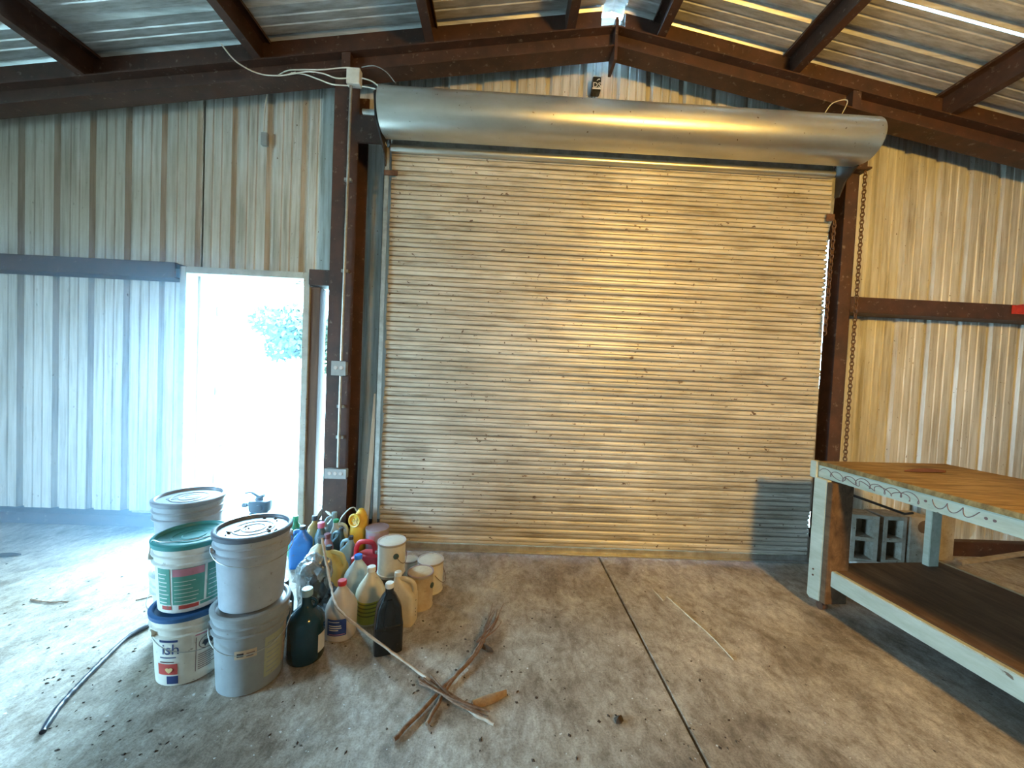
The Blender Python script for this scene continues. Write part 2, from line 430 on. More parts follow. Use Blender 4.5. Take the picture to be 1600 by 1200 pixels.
# ---- roof / ceiling
ce = struct('ceiling', 'galvanised ribbed roof sheets over red steel purlins and rafters')
def roof_sheet(y0, y1, side):
    xa, xb = (-6.3, RX-.09) if side < 0 else (RX+.09, 6.3)
    V = []; F = []; pr = rib_profile(y0, y1, 3.30)
    for y, d in pr:
        for x in (xa, xb): V.append((x, y, roof_z(x)+d*1.1))
    for i in range(len(pr)-1): F.append((2*i, 2*i+1, 2*i+3, 2*i+2))
    return MB().add(V, F).build('roof_sheet', 'roof', ce, smooth=20)
ys = [3.66, 2.74, 1.82, .9, -.02, -.94, -1.86, -2.78, -3.7, -4.62, -6.1]
for s_ in (-1, 1):
    for a, b in zip(ys[1:], ys): roof_sheet(a-.01, b+.01, s_)
# ridge cap stops short of the end wall, leaving a small opening under the sky
MB().prism([(RX-.22, roof_z(RX-.22)+.045), (RX, 4.635), (RX+.22, roof_z(RX+.22)+.045), (RX+.22, roof_z(RX+.22)+.06), (RX, 4.65), (RX-.22, roof_z(RX-.22)+.06)],
           lambda u, q, w_: (u, w_, q), -6.1, 3.405).build('ridge_cap', 'roof', ce, smooth=0)
MB().prism([(RX-.4, roof_z(RX-.4)+.045), (RX, 4.635), (RX+.4, roof_z(RX+.4)+.045), (RX+.4, roof_z(RX+.4)+.06), (RX, 4.65), (RX-.4, roof_z(RX-.4)+.06)],
           lambda u, q, w_: (u, w_, q), 3.455, 3.72).build('ridge_cap', 'roof', ce, smooth=0)
for px in (RX-.37, RX+.37, RX-1.5, RX+1.5, RX-2.86, RX+2.86, RX-4.22, RX+4.22, RX-5.6):
    zt = roof_z(px) - .004; h = .225; m_ = MB(); sg = -1 if px < RX else 1
    # C section: web on the downhill side, flanges toward the ridge
    wd = .07
    x0, x1 = px-wd/2, px+wd/2
    f = lambda u, q, w_: (u, w_, q)
    cs = [(x0, zt), (x0, zt-h), (x1, zt-h-.0), (x1, zt-h+.02), (x1-.005, zt-h+.02), (x1-.005, zt-h+.005), (x0+.005, zt-h+.005), (x0+.005, zt-.005), (x1-.005, zt-.005), (x1-.005, zt-.02), (x1, zt-.02), (x1, zt)]
    if sg > 0: cs = [(2*px-u, q) for u, q in cs]
    m_.prism([(u, q + (roof_z(u)-roof_z(px) if q > zt-.05 else 0)) for u, q in cs], f, -6.05, 3.54).build('purlin', 'steel', ce, smooth=0)
def rafter(x0, x1, side):
    parts = []
    fn = lambda u, q, w_: (u, w_, q)
    def strip(o0, o1, y0, y1):
        return MB().prism([(x0, raf_z(x0)+o0), (x1, raf_z(x1)+o0), (x1, raf_z(x1)+o1), (x0, raf_z(x0)+o1)], fn, y0, y1)
    web = strip(-.155, -.012, 3.275, 3.285).build('rafter', 'steel', ce, smooth=0)
    strip(-.012, 0, 3.20, 3.36).build('flange', 'steel', web, smooth=0)
    strip(-.167, -.155, 3.20, 3.36).build('flange', 'steel', web, smooth=0)
    return web
rafter(-6.2, RX-.012, -1); rafter(RX+.012, 6.2, 1)
MB().box(RX-.012, 3.185, 4.06, RX+.012, 3.375, 4.40).build('apex_plate', 'steel', ce, smooth=0, bevel=.002)
for x in (-1.36, 2.83):
    MB().box(x-.035, 3.205, raf_z(x)-.155, x+.035, 3.272, raf_z(x)-.012).build('stiffener', 'steel', ce, smooth=0)
# closure channel standing on the rafter between the purlins
for a, b in ((-6.2, RX-.10), (RX+.10, 6.2)):
    MB().prism([(a, raf_z(a)+.002), (b, raf_z(b)+.002), (b, roof_z(b)-.003), (a, roof_z(a)-.003)], lambda u, q, w_: (u, w_, q), 3.325, 3.34).build('closure_channel', 'steel', ce, smooth=0)

# ---- other walls (behind and beside the camera)
def side_wall(name, x, openings):
    m_ = MB(); spans = [(-6.0, 3.62, 0, roof_z(x)+.02)]
    if openings:
        y0, y1, z0, z1 = openings
        spans = [(-6.0, y0, 0, roof_z(x)+.02), (y1, 3.62, 0, roof_z(x)+.02), (y0, y1, z1, roof_z(x)+.02)]
    for a, b, z0, z1 in spans:
        pr = rib_profile(a, b, 0); V = []; F = []
        sg = -1 if x < 0 else 1
        for y, d in pr: V += [(x+sg*d, y, z0), (x+sg*d, y, z1)]
        for i in range(len(pr)-1): F.append((2*i, 2*i+2, 2*i+3, 2*i+1))
        m_.add(V, F)
    return tag(m_.build(name, 'panel', smooth=20), kind='structure')
side_wall('wall_left', -6.1, FILL_OPENING); side_wall('wall_right', 6.1, None)
m_ = MB(); pr = rib_profile(-6.2, 6.2, 0); V = []; F = []
for x, d in pr: V += [(x, -5.95-d, 0), (x, -5.95-d, roof_z(x)+.02)]
for i in range(len(pr)-1): F.append((2*i, 2*i+2, 2*i+3, 2*i+1))
tag(m_.add(V, F).build('wall_front', 'panel', smooth=20), kind='structure')

# ---- doorway with frame and leaf swung outwards
d1 = struct('door_1', 'open personnel doorway with weathered frame and white leaf swung outside')
for a, b in ((-2.79, -2.735), (-1.745, -1.69)): MB().box(a, 3.40, 0, b, 3.70, 2.28).build('door_jamb', 'frame_paint', d1, smooth=0, bevel=.004)
MB().box(-2.735, 3.40, 2.225, -1.745, 3.70, 2.28).build('door_head', 'frame_paint', d1, smooth=0, bevel=.004)
MB().box(-2.735, 3.54, 0, -2.715, 3.58, 2.225).build('door_stop', 'white_door', d1, smooth=0)
MB().box(-2.735, 3.40, 0, -1.745, 3.66, .012).build('threshold', 'galv', d1, smooth=0, bevel=.003)
lf = MB().box(0, 0, .02, .96, .042, 2.20).build('door_leaf', 'white_door', d1, smooth=0, bevel=.003, loc=(-2.735, 3.76, 0)); lf.rotation_euler = (0, 0, R(172))
for z in (.35, 1.2, 1.95):
    MB().box(-.045, -.004, z-.05, .06, 0, z+.05).build('hinge', 'hinge', lf, smooth=0)
    MB().tube([(-.005, -.008, z-.05), (-.005, -.008, z+.05)], .009, 8).build('hinge_pin', 'hinge', lf)
kn = MB().lathe([(.012, 0), (.012, .03), (.026, .04), (.028, .055), (.018, .068)], 16); kn.xf(Matrix.Translation((.89, 0, 1.0)) @ Matrix.Rotation(R(90), 4, 'X')); kn.build('door_knob', 'hinge', lf)

# ---- roll-up door
d2 = struct('door_2', 'closed corrugated roll-up door with galvanised hood')
CY = 3.19; CX0, CX1 = -.962, 2.655
NS = 42; P = (3.235-.055)/NS
prof = [(0, .034), (.045, .030), (.06, .002), (.16, -.003), (.30, -.006), (.455, -.004), (.47, .022), (.51, .022), (.525, -.004), (.72, -.007), (.86, -.003), (.94, .002), (.955, .030), (1, .034)]
sl_me = MB()
V = []; F = []
for q, d in prof:
    for x in (CX0, CX1): V.append((x, d, q*P))
for i in range(len(prof)-1): F.append((2*i, 2*i+1, 2*i+3, 2*i+2))
for x in (0, 1): F.append(tuple(2*i+x for i in range(len(prof))))
slat_me = MB().add(V, F).mesh('slat', 'slat', 40)
for i in range(NS):
    put('slat', slat_me, d2, (random.uniform(-.004, .006), CY, .055+i*P))
m_ = MB().box(CX0, CY-.012, .012, CX1, CY+.018, .056); m_.box(CX0, CY-.045, .004, CX1, CY+.018, .014)
m_.build('bottom_bar', 'galv', d2, smooth=0, bevel=.003)
MB().tube([(CX0, CY-.03, 3.235), (CX1-.02, CY-.03, 3.235)], .030, 14).build('header_bar', 'hood', d2)
MB().box(CX0, CY-.004, 3.23, CX1, CY+.004, 3.34).build('curtain_lead', 'galv', d2, smooth=0)
# guides
MB().box(CX0-.052, CY-.035, .0, CX0-.046, CY+.05, 3.24).box(CX0-.052, CY-.035, 0, CX0-.012, CY-.029, 3.24).build('guide', 'galv', d2, smooth=0)
gz = [0, .10, .20, .24, .40, .44, .9, 1.5, 2.05, 2.18, 2.30, 2.62, 2.80, 2.90, 3.24]
gx = [2.694, 2.694, 2.692, 2.664, 2.664, 2.690, 2.686, 2.682, 2.676, 2.660, 2.648, 2.652, 2.672, 2.70, 2.71]
poly = [(CX1-.02, z) for z in (0, 3.24)] + [(x, z) for x, z in zip(reversed(gx), reversed(gz))]
MB().prism([(u, q) for u, q in poly], lambda u, q, w_: (u, w_, q), CY+.022, CY+.026).build('guide', 'galv', d2, smooth=0)
MB().box(CX1-.05, CY-.03, 2.86, CX1+.02, CY-.02, 2.92).build('guide_bracket', 'rust', d2, smooth=0, bevel=.003)
MB().box(CX0-.05, CY-.045, 3.02, CX0+.06, CY-.035, 3.06).build('guide_bracket', 'rust', d2, smooth=0, bevel=.003)
# hood: rolled sheet open at the back
HY, HZ, HR = 2.955, 3.39, .158
def hood_profile(r):
    pts = [(3.16, HZ+r+.02)]
    for k in range(29):
        a = R(85 + k*(275-85)/28); pts.append((HY+r*math.cos(a), HZ+r*math.sin(a)))
    pts.append((3.05, HZ-r+.012)); return pts
o_, i_ = hood_profile(HR), hood_profile(HR-.004)
V = []; F = []; n = len(o_)
segs = [-.972, -.4, .2, .8, 1.4, 2.0, 2.712]
for sx in segs:
    V += [(sx, y, z) for y, z in o_] + [(sx, y, z) for y, z in i_]
for j in range(len(segs)-1):
    for i in range(n-1):
        a = j*2*n; b = (j+1)*2*n
        F += [(a+i, a+i+1, b+i+1, b+i), (a+n+i, b+n+i, b+n+i+1, a+n+i+1)]
for a in (0, (len(segs)-1)*2*n):
    for i in range(n-1): F.append((a+i, a+i+1, a+n+i+1, a+n+i))
MB().add(V, F).build('hood', 'hood', d2, smooth=40)
rl = MB().lathe([(.118, -.95), (.118, 2.68)], 28); rl.xf(Matrix.Translation((0, HY+.02, HZ)) @ Matrix.Rotation(R(90), 4, 'Y')); rl.build('curtain_roll', 'slat', d2)
for sx, s_ in ((-.995, -1), (2.70, 1)):
    # end bracket plate with a tail running down to the guide
    pp = [(2.84, HZ+.07), (2.90, HZ+.12), (3.02, HZ+.15), (3.235, HZ+.20), (3.235, 3.08), (3.17, 3.06), (3.12, 3.16), (2.98, HZ-.135), (2.88, HZ-.08)]
    MB().prism(pp, lambda u, q, w_: (w_, u, q), sx, sx+.012*s_).build('end_bracket', 'steel_dark', d2, smooth=0, bevel=.002)
ax = MB().lathe([(.02, -1.125), (.02, -.98)], 14); ax.xf(Matrix.Translation((0, HY+.02, HZ)) @ Matrix.Rotation(R(90), 4, 'Y')); ax.build('axle', 'galv', d2)
ax = MB().lathe([(.02, 2.70), (.02, 2.83)], 14); ax.xf(Matrix.Translation((0, HY+.02, HZ)) @ Matrix.Rotation(R(90), 4, 'Y')); ax.build('axle', 'galv', d2)
cw = MB().lathe([(.09, 2.722), (.10, 2.728), (.085, 2.735), (.10, 2.742), (.09, 2.748)], 20); cw.xf(Matrix.Translation((0, HY+.02, HZ)) @ Matrix.Rotation(R(90), 4, 'Y')); cw.build('chain_wheel', 'steel_dark', d2)
MB().box(-1.255, 3.21, 3.30, -.99, 3.234, 3.52).build('mounting_plate', 'steel', d2, smooth=0, bevel=.003)
MB().box(2.705, 3.17, 3.30, 2.93, 3.243, 3.50).build('mounting_plate', 'steel', d2, smooth=0, bevel=.003)

# ---- outside
g = MB().box(-60, 3.62, -.3, 40, 120, -.04).build('ground', 'ground', smooth=0); tag(g, 'pale sunlit ground outside the doorway', kind='structure')
g2 = MB().box(-60, -40, -.3, -6.2, 3.62, -.05).build('ground', 'ground', smooth=0); tag(g2, 'pale ground outside the left side of the shed', kind='structure')
def tree(name, label, base, h, rad, n, seed):
    rr = random.Random(seed); t = thing(name, label, 'tree', base)
    tr = MB().tube([(0, 0, 0), (.1, 0, h*.35), (.05, .1, h*.7)], [rad*.09, rad*.06, rad*.03], 8)
    for k in range(6):
        a = rr.uniform(0, 6.28); tr.tube([(.08, 0, h*(.3+.06*k)), (math.cos(a)*rad*.5, math.sin(a)*rad*.5, h*(.45+.07*k))], [rad*.035, rad*.015], 6)
    tr.build('trunk', 'trunk', t)
    fo = MB(); blobs = [(Vector((rr.uniform(-.6, .6)*rad, rr.uniform(-.6, .6)*rad, h*rr.uniform(.3, .85))), rad*rr.uniform(.28, .5)) for _ in range(16)]
    V = []; F = []
    for _ in range(n):
        c, r_ = rr.choice(blobs); d = Vector((rr.gauss(0, 1), rr.gauss(0, 1), rr.gauss(0, 1))).normalized()*r_*rr.uniform(.6, 1.05)
        p = c+d; a = Vector((rr.gauss(0, 1), rr.gauss(0, 1), rr.gauss(0, 1))).normalized(); b = a.orthogonal().normalized(); s_ = rad*rr.uniform(.05, .1)
        k = len(V); V += [p-a*s_, p+b*s_*.5, p+a*s_, p-b*s_*.5]; F.append((k, k+1, k+2, k+3))
    f_ = fo.add(V, F).build('foliage', 'leaf', t, smooth=0); f_['kind'] = 'stuff'
    return t
tree('leafy_tree', 'green leafy tree far beyond the open doorway', (-21.3, 40, -.04), 6.6, 4.2, 5200, 3)
tree('leafy_tree', 'low green bush beside the open outside door leaf', (-4.45, 5.65, -.04), .75, .35, 900, 5)

# ================================================================== BENCH
BA = R(4.5)
bn = thing('workbench', 'pale green painted wooden workbench with bare board top and lower shelf', 'workbench', (2.19, 2.58, 0), BA)
BL, BW = 2.5, .98           # length toward the camera (-y), width (+x)
MB().box(-.005, -BL, .962, BW, 0, .99).build('top', 'bench_top', bn, smooth=0, bevel=.004)
MB().box(0, -BL, .882, .035, 0, .961).build('front_rail', 'bench_paint', bn, smooth=0, bevel=.004)
MB().box(BW-.035, -BL, .882, BW, 0, .961).build('back_rail', 'bench_paint', bn, smooth=0, bevel=.004)
MB().box(.036, -.036, .882, BW-.036, -.002, .961).build('end_rail', 'bench_paint', bn, smooth=0, bevel=.004)
MB().box(-.012, .003, .87, .034, .055, .985).build('end_block', 'bench_paint', bn, smooth=0, bevel=.004)
MB().box(.0, -BL, .195, .035, -.0, .298).build('lower_rail', 'bench_paint', bn, smooth=0, bevel=.004)
MB().box(BW-.035, -BL, .195, BW, -.0, .298).build('lower_rail', 'bench_paint', bn, smooth=0, bevel=.004)
MB().box(.036, -BL, .275, BW-.036, -.04, .30).build('shelf', 'shelf_wood', bn, smooth=0, bevel=.003)
def bleg(x0, y0, sx):
    m_ = MB(); 
    m_.prism([(y0, .075), (y0-.02, .06), (y0-.095, .075), (y0-.095, .882), (y0, .882)], lambda u, q, w_: (w_, u, q), x0, x0+.036*sx)
    lg = m_.build('leg', 'bench_paint', bn, smooth=0, bevel=.003)
    MB().box(min(x0+.002*sx, x0+.16*sx), y0-.134, .075, max(x0+.002*sx, x0+.16*sx), y0-.097, .874).build('shade_toned_board', 'shelf_wood', lg, smooth=0, bevel=.003)  # dark wood puts the shade on the leg's near side into its colour
    c = MB().tube([(x0+.06*sx, y0-.045, .075), (x0+.06*sx, y0-.045, .05)], .02, 10); c.build('caster_stem', 'rust', lg)
    c = MB().tube([(x0+.042*sx, y0-.06, .027), (x0+.078*sx, y0-.06, .027)], .027, 16); c.build('caster_wheel', 'rust', lg)
    return lg
bleg(-.037, -.01, 1); bleg(.87, -.01, -1) if False else None
lgb = MB().box(.775, -.10, .075, .855, -.06, .875).build('leg', 'bench_paint', bn, smooth=0, bevel=.003)
MB().tube([(.80, -.075, .027), (.84, -.075, .027)], .027, 16).build('caster_wheel', 'rust', lgb)
MB().tube([(.82, -.08, .05), (.82, -.08, .076)], .02, 10).build('caster_stem', 'rust', lgb)
for x in (-.037, .945):
    l_ = MB().box(x, -BL+.02, .06, x+.036, -BL+.12, .875).build('leg', 'bench_paint', bn, smooth=0, bevel=.003)
    MB().tube([(x, -BL+.07, .03), (x+.036, -BL+.07, .03)], .03, 16).build('caster_wheel', 'rust', l_)
for z in (.265, .225):
    MB().tube([(-.041, -.05, z), (-.034, -.05, z)], .006, 8).build('screw', 'rust', bn)
# carved squiggle marks along the front rail
def squig(y0, y1, n, amp, z, ph, fn):
    pts = []
    for k in range(n):
        t_ = k/(n-1); y = y0+(y1-y0)*t_
        yy, zz = fn(t_, ph); pts.append((-.0008, y+yy*amp, z+zz*amp))
    MB().tube(pts, .0022, 5).build('carved_line', 'ink_brown', bn)
squig(-.03, -.62, 110, .022, .923, 0, lambda t_, p: (.9*math.cos(t_*44), math.sin(t_*44)+.25*math.sin(t_*17)))
squig(-.10, -.58, 80, .017, .915, 1, lambda t_, p: (1.1*math.sin(t_*33), math.cos(t_*29)))
squig(-.66, -.84, 46, .02, .925, 0, lambda t_, p: (.5*math.sin(t_*18), math.cos(t_*19)))
for y in (-.63, -.87, -.90): MB().lathe([(.007, 0), (.007, .001)], 10).xf(Matrix.Translation((-.0012, y, .925)) @ Matrix.Rotation(R(90), 4, 'Y')).build('carved_dot', 'ink_brown', bn)
# torn flake lying on the bench top
def leaf_flake(name, label, c, l, w_, rz, mat, cat='bark flake', z=.002):
    V = []; F = []; n = 9
    for i in range(n):
        t_ = i/(n-1); h = w_*abs(math.sin(math.pi*t_))**.8*(1+.2*math.sin(9*t_)); zc = .012*math.sin(math.pi*t_)
        V += [(l*(t_-.5), -h, z+zc*.3), (l*(t_-.5), 0, z+.008+zc), (l*(t_-.5), h, z+zc*.3), (l*(t_-.5), 0, z-.002)]
    for i in range(n-1):
        for k in range(4): F.append((4*i+k, 4*i+(k+1) % 4, 4*i+4+(k+1) % 4, 4*i+4+k))
    o = MB().add(V, F).build(name, mat, smooth=40, loc=c); o.rotation_euler = (0, 0, rz); return tag(o, label, cat)
p = atZ(1446, 737, .992); M['flake'] = worn('red_brown_flake', (.16, .055, .03), (.08, .03, .02), .8)
leaf_flake('dry_leaf', 'dark red-brown dry leaf lying on the workbench top', (p.x, p.y, .991), .30, .035, R(5), 'flake', 'leaf')

# ---- things behind the bench
def cinder_block(x, y, label, rz=0, holes=True, z=0):
    t = thing('cinder_block', label, 'block', (x, y, z), rz, 'concrete blocks stood on end behind the workbench')
    W, D, H = .20, .19, .41
    m_ = MB()
    if holes:
        e = .032
        m_.box(-W/2, -D/2, 0, -W/2+e, D/2, H); m_.box(W/2-e, -D/2, 0, W/2, D/2, H)
        for z0, z1 in ((0, e), (H/2-e/2, H/2+e/2), (H-e, H)): m_.box(-W/2+e, -D/2, z0, W/2-e, D/2, z1)
        b = m_.build('block_shell', 'block', t, smooth=0)
        MB().box(-W/2+e, D/2-.03, e, W/2-e, D/2-.02, H-e).build('block_core', 'block', t, smooth=0)
    else:
        m_.box(-W/2, -D/2, 0, W/2, D/2, H).build('block_shell', 'block', t, smooth=0, bevel=.006)
    return t
bp = MB().box(0, 0, 0, .86, .12, .02).build('pale_strip', 'white_plastic', smooth=0, bevel=.003, loc=(3.03, 3.07, 0)); tag(bp, 'white strip standing in for daylight on the floor in front of the cinder blocks', 'board')  # white colour stands in for a strip of daylight on the floor
cinder_block(3.19, 3.30, 'open two-cell cinder block nearest the roll-up door behind the bench', R(-14))
cinder_block(3.43, 3.30, 'two-cell cinder block in the middle behind the bench', 0)
cinder_block(3.66, 3.30, 'solid-faced cinder block with dark round stain behind the bench', 0, False)
M['stain'] = worn('dark_soot', (.12, .075, .04), None, .9)
st = MB().lathe([(.055, 0), (.05, .0015)], 20); st.xf(Matrix.Translation((3.68, 3.2035, .33)) @ Matrix.Rotation(R(90), 4, 'X'))
so = st.build('stain', 'stain', smooth=0)
blk = [o for o in bpy.data.objects if o.name.startswith('cinder_block')][-1]
for o in bpy.data.objects:
    if o.get('label', '').startswith('solid-faced'): so.parent = o; so.matrix_parent_inverse = Matrix.Translation((-3.66, -3.30, 0))
t = thing('timber_post', 'rough brown timber post standing behind the bench leg', 'post', (3.98, 3.36, 0)); 
MB().box(-.10, -.06, 0, .10, .06, .62).build('post', 'block', t, smooth=0, bevel=.006)
t = thing('steel_rail', 'dark steel channel lying on the floor along the wall behind the bench', 'channel', (4.9, 3.43, 0))
MB().box(-.75, -.03, 0, .75, -.02, .13).box(-.75, -.02, 0, .75, .05, .01).box(-.75, -.02, .12, .75, .05, .13).build('channel', 'steel', t, smooth=0, bevel=.002)
lp = MB().box(-.7, -.02, -.012, .7, .02, .012).build('pale_strip', 'lath', smooth=0, bevel=.003); lp.location = (4.55, 3.15, .16); lp.rotation_euler = (0, R(-6), R(6)); tag(lp, 'pale wooden stick propped low behind the workbench', 'stick')
hb = MB().tube([(0, 0, 0), (.55, 0, -.17), (.62, 0, -.16)], .011, 8).build('iron_bar', 'black', loc=atY(1316, 768, 3.15)); tag(hb, 'black iron bar resting on the cinder blocks under the bench top', 'bar')

# ---- chain on the right column
ch = thing('hand_chain', 'rusty hand chain hanging along the right door column', 'chain', (2.93, 3.19, 3.30))
lk = MB().tube([(.013*math.sin(a), 0, .022*math.cos(a)) for a in [2*math.pi*k/10 for k in range(11)]], .0044, 5, False).mesh('chain_link', 'rust', 50)
for i in range(96): put('chain_link', lk, ch, (0, 0, -.02-i*.031), (0, 0, R(90)*(i % 2)+R(20)))
ch2 = thing('hand_chain', 'second strand of rusty chain hanging beside the door curtain', 'chain', (2.652, 3.135, 2.86))
for i in range(30): put('chain_link', lk, ch2, (-.0006*i, 0, -.02-i*.031), (0, 0, R(90)*(i % 2)+R(20)))
rs = thing('strap', 'bright red ratchet strap looped over the right wall girt', 'strap', (4.50, 3.35, 2.17))
m_ = MB().box(0, 0, .05, .5, .006, .125); m_.build('webbing', 'red_strap', rs, smooth=0)
MB().tube([(.02, -.004, .12), (.1, -.01, .135), (.25, -.01, .12), (.4, -.01, .135)], .006, 6).tube([(.05, -.006, .06), (.2, -.012, .10), (.35, -.01, .07)], .005, 6).build('loop', 'red_strap', rs)

# ---- electrics
def elbox(name, label, c, w_, h, d, mat, plate=0):
    t = thing(name, label, 'electrical box', c)
    MB().box(-w_/2, 0, -h/2, w_/2, d, h/2).build('box', mat, t, smooth=0, bevel=.004)
    if plate:
        MB().box(-w_/2-.004, -.004, -h/2-.004, w_/2+.004, -.0005, h/2+.004).build('cover_plate', mat, t, smooth=0, bevel=.002)
        for k in range(plate): MB().lathe([(.016, 0), (.014, .004)], 14).xf(Matrix.Translation(((k-(plate-1)/2)*.045, -.004, .004)) @ Matrix.Rotation(R(90), 4, 'X')).build('socket', 'can_lid', t)
    return t
jb = Vector((-1.285, 3.165, 3.79))
elbox('junction_box', 'pale square junction box at the top of the conduit by the hood', jb, .105, .125, .06, 'white_plastic')
elbox('outlet_box', 'grey double outlet box halfway up the conduit beside the doorway', (-1.325, 3.165, 1.47), .11, .11, .055, 'grey_box', 2)
elbox('outlet_box', 'grey wide outlet box at the foot of the conduit', (-1.325, 3.165, .61), .17, .075, .055, 'grey_box', 3)
for z0, z1, lab in ((1.53, 3.725, 'long upper steel conduit running up the column to the junction box'), (.652, 1.41, 'short lower steel conduit between the two outlet boxes')):
    c = thing('conduit', lab, 'conduit', (-1.315, 3.19, z0))
    MB().tube([(0, 0, .002), (0.008 if z1 > 3 else 0, 0, z1-z0-.002)], .0115, 10).build('pipe', 'galv', c)
    for k in range(1, 3): MB().box(-.028, .008, (z1-z0)*k/3-.012, .028, .04, (z1-z0)*k/3+.012).build('strap_clip', 'galv', c, smooth=0)
sw = elbox('switch_box', 'small grey hanging switch on a white cable on the left wall', atY(412, 216, 3.50), .055, .11, .035, 'grey_box')
def curve_pts(px, n=8):
    """Catmull-Rom through 3D points"""
    P_ = [Vector(p) for p in px]; out = []
    for i in range(len(P_)-1):
        p0 = P_[max(i-1, 0)]; p1 = P_[i]; p2 = P_[i+1]; p3 = P_[min(i+2, len(P_)-1)]
        for k in range(n):
            t_ = k/n; out.append(.5*((2*p1)+(p2-p0)*t_+(2*p0-5*p1+4*p2-p3)*t_*t_+(3*p1-p0-3*p2+p3)*t_**3))
    out.append(P_[-1]); return out
def cable(label, pts, r=.005, mat='cable', name='cable', cat='cable'):
    o = MB().tube(curve_pts(pts), r, 7).build(name, mat, smooth=60); return tag(o, label, cat)
cable('white cable sagging from the roof purlin to the bundle at top left', [atY(345, 68, 2.80), atY(370, 97, 3.0), atY(405, 115, 3.14), atY(440, 118, 3.16), atY(462, 113, 3.165)])
cable('white cable drooping down to the small switch on the left wall', [atY(412, 205, 3.505), atY(415, 160, 3.46), atY(424, 130, 3.36), atY(445, 112, 3.22), atY(470, 109, 3.18), atY(500, 109, 3.17), atY(535, 106, 3.17), atY(547, 106, 3.165), atY(555, 109, 3.165)])
cable('middle white cable entering the junction box from the left', [atY(450, 117, 3.17), atY(480, 112, 3.165), atY(505, 115, 3.165), atY(525, 122, 3.165), atY(546, 122, 3.165)])
cable('lowest white cable entering the junction box from the left', [atY(455, 114, 3.185), atY(475, 116, 3.18), atY(500, 125, 3.165), atY(520, 132, 3.165), atY(546, 134, 3.165)])
cable('upper short white cable from the junction box to the hood', [atY(566, 122, 3.17), atY(583, 128, 3.13), atY(598, 141, 3.08)])
cable('lower short white cable from the junction box to the hood', [atY(566, 135, 3.17), atY(583, 138, 3.13), atY(598, 145, 3.08)])
cable('thin grey wire arching over the left end of the hood', [atY(565, 105, 3.19), atY(585, 103, 3.15), atY(603, 112, 3.10), atY(618, 130, 3.05)], .0035, 'grey_box')
cable('thin white wire looping above the right end of the hood', [atY(1288, 178, 3.10), atY(1300, 162, 3.12), atY(1318, 156, 3.14), atY(1324, 160, 3.10), atY(1314, 181, 3.02)], .0035)
cable('thin white cord hanging from the left hood bracket', [atY(586, 165, 2.98), atY(594, 185, 3.02), atY(600, 215, 3.1), atY(604, 228, 3.12)], .003)
# small black device on the gable
dv = thing('gable_sign_box', 'small black box lettered DS on the gable sheet above the hood', 'sign', atY(932.5, 132, 3.46))
MB().box(-.037, 0, -.055, .037, .075, .068).build('case', 'black', dv, smooth=0, bevel=.004)
MB().box(-.037, -.0025, -.040, .037, -.0005, -.028).build('white_stripe', 'cap_white', dv, smooth=0)
MB().box(-.033, -.0025, .066, .033, -.0005, .073).build('white_stripe', 'cap_white', dv, smooth=0)
tv, tf = text_geo('DS', .062); MB().add([(x-.036, -.0025, y-.026) for x, y, z in tv], tf).build('lettering', 'cap_white', dv, smooth=0)
MB().tube([(.0, -.003, .032), (.01, -.003, .043), (.026, -.003, .046)], .003, 6).build('printed_mark', 'cap_white', dv)
MB().tube([(-.03, .03, -.056), (-.032, .03, -.10)], .003, 6).tube([(-.005, .03, -.056), (-.004, .03, -.10)], .003, 6).build('wire', 'black', dv)

# ================================================================== BUCKETS
def bucket(name, label, c, h, r0, r1, body, lid, handle_drop=None, group='five gallon pails stacked by the doorway', ha=0, lid_rim=True):
    """pail with ribs under the rim; c = base centre"""
    t = thing(name, label, 'bucket', c, 0, group)
    rr = lambda z: r0+(r1-r0)*z/h
    pr = [(r0-.008, 0), (r0, .006)]
    for k in range(1, 7): z = (h-.10)*k/6; pr.append((rr(z), z))
    for z, d in ((h-.098, .011), (h-.090, .012), (h-.086, .002), (h-.066, .002), (h-.062, .010), (h-.054, .011), (h-.050, .002), (h-.028, .002), (h-.024, .007), (h-.016, .007)):
        pr.append((rr(z)+d, z))
    MB().lathe(pr, 44).build('body', body, t, smooth=35)
    R1 = r1+.010
    ld = MB().lathe([(R1-.004, h-.024), (R1, h-.022), (R1+.002, h-.004), (R1-.004, h), (R1-.014, h+.001), (R1-.019, h-.004), (R1-.021, h-.013), (.088, h-.013), (.086, h-.010), (.080, h-.010), (.078, h-.013), (.052, h-.013), (.050, h-.010), (.045, h-.010), (.043, h-.013), (.004, h-.013)], 44).build('lid', lid, t, smooth=35)
    if handle_drop is not None:
        n = 26; pts = []; zr = h-.075
        for k in range(n+1):
            a = ha+math.pi*k/n; s_ = math.sin(math.pi*k/n)
            rad = rr(zr)+.016+.006*s_
            pts.append((rad*math.cos(a), rad*math.sin(a), zr-handle_drop*abs(s_)**.8))
        MB().tube(pts, .0022, 6).build('handle', 'galv', t)
        for k in (0, 1):
            a = ha+math.pi*k; x, y = (rr(zr)+.009)*math.cos(a), (rr(zr)+.009)*math.sin(a)
            MB().tube([(x*.93, y*.93, zr), (x*1.06, y*1.06, zr)], .016, 12).build('handle_ear', body, t)
    return t, rr
def toward(c): return math.atan2(-c[1], -c[0])      # direction from a thing to the camera side
def sticker(t, rr, a0, a1, z0, z1, mat, off=.0012, name='sticker'):
    return MB().patch(rr, a0, a1, z0, z1, 14, off).build(name, mat, t)
def wrap_text(t, rr, body, size, a, z, mat, off=.003):
    v, f = text_geo(body, size); w_ = max(p[0] for p in v)
    MB().add([((rr(z)+off)*math.cos(a+(x-w_/2)/rr(z)), (rr(z)+off)*math.sin(a+(x-w_/2)/rr(z)), z+y) for x, y, _ in v], f).build('lettering', mat, t, smooth=0)
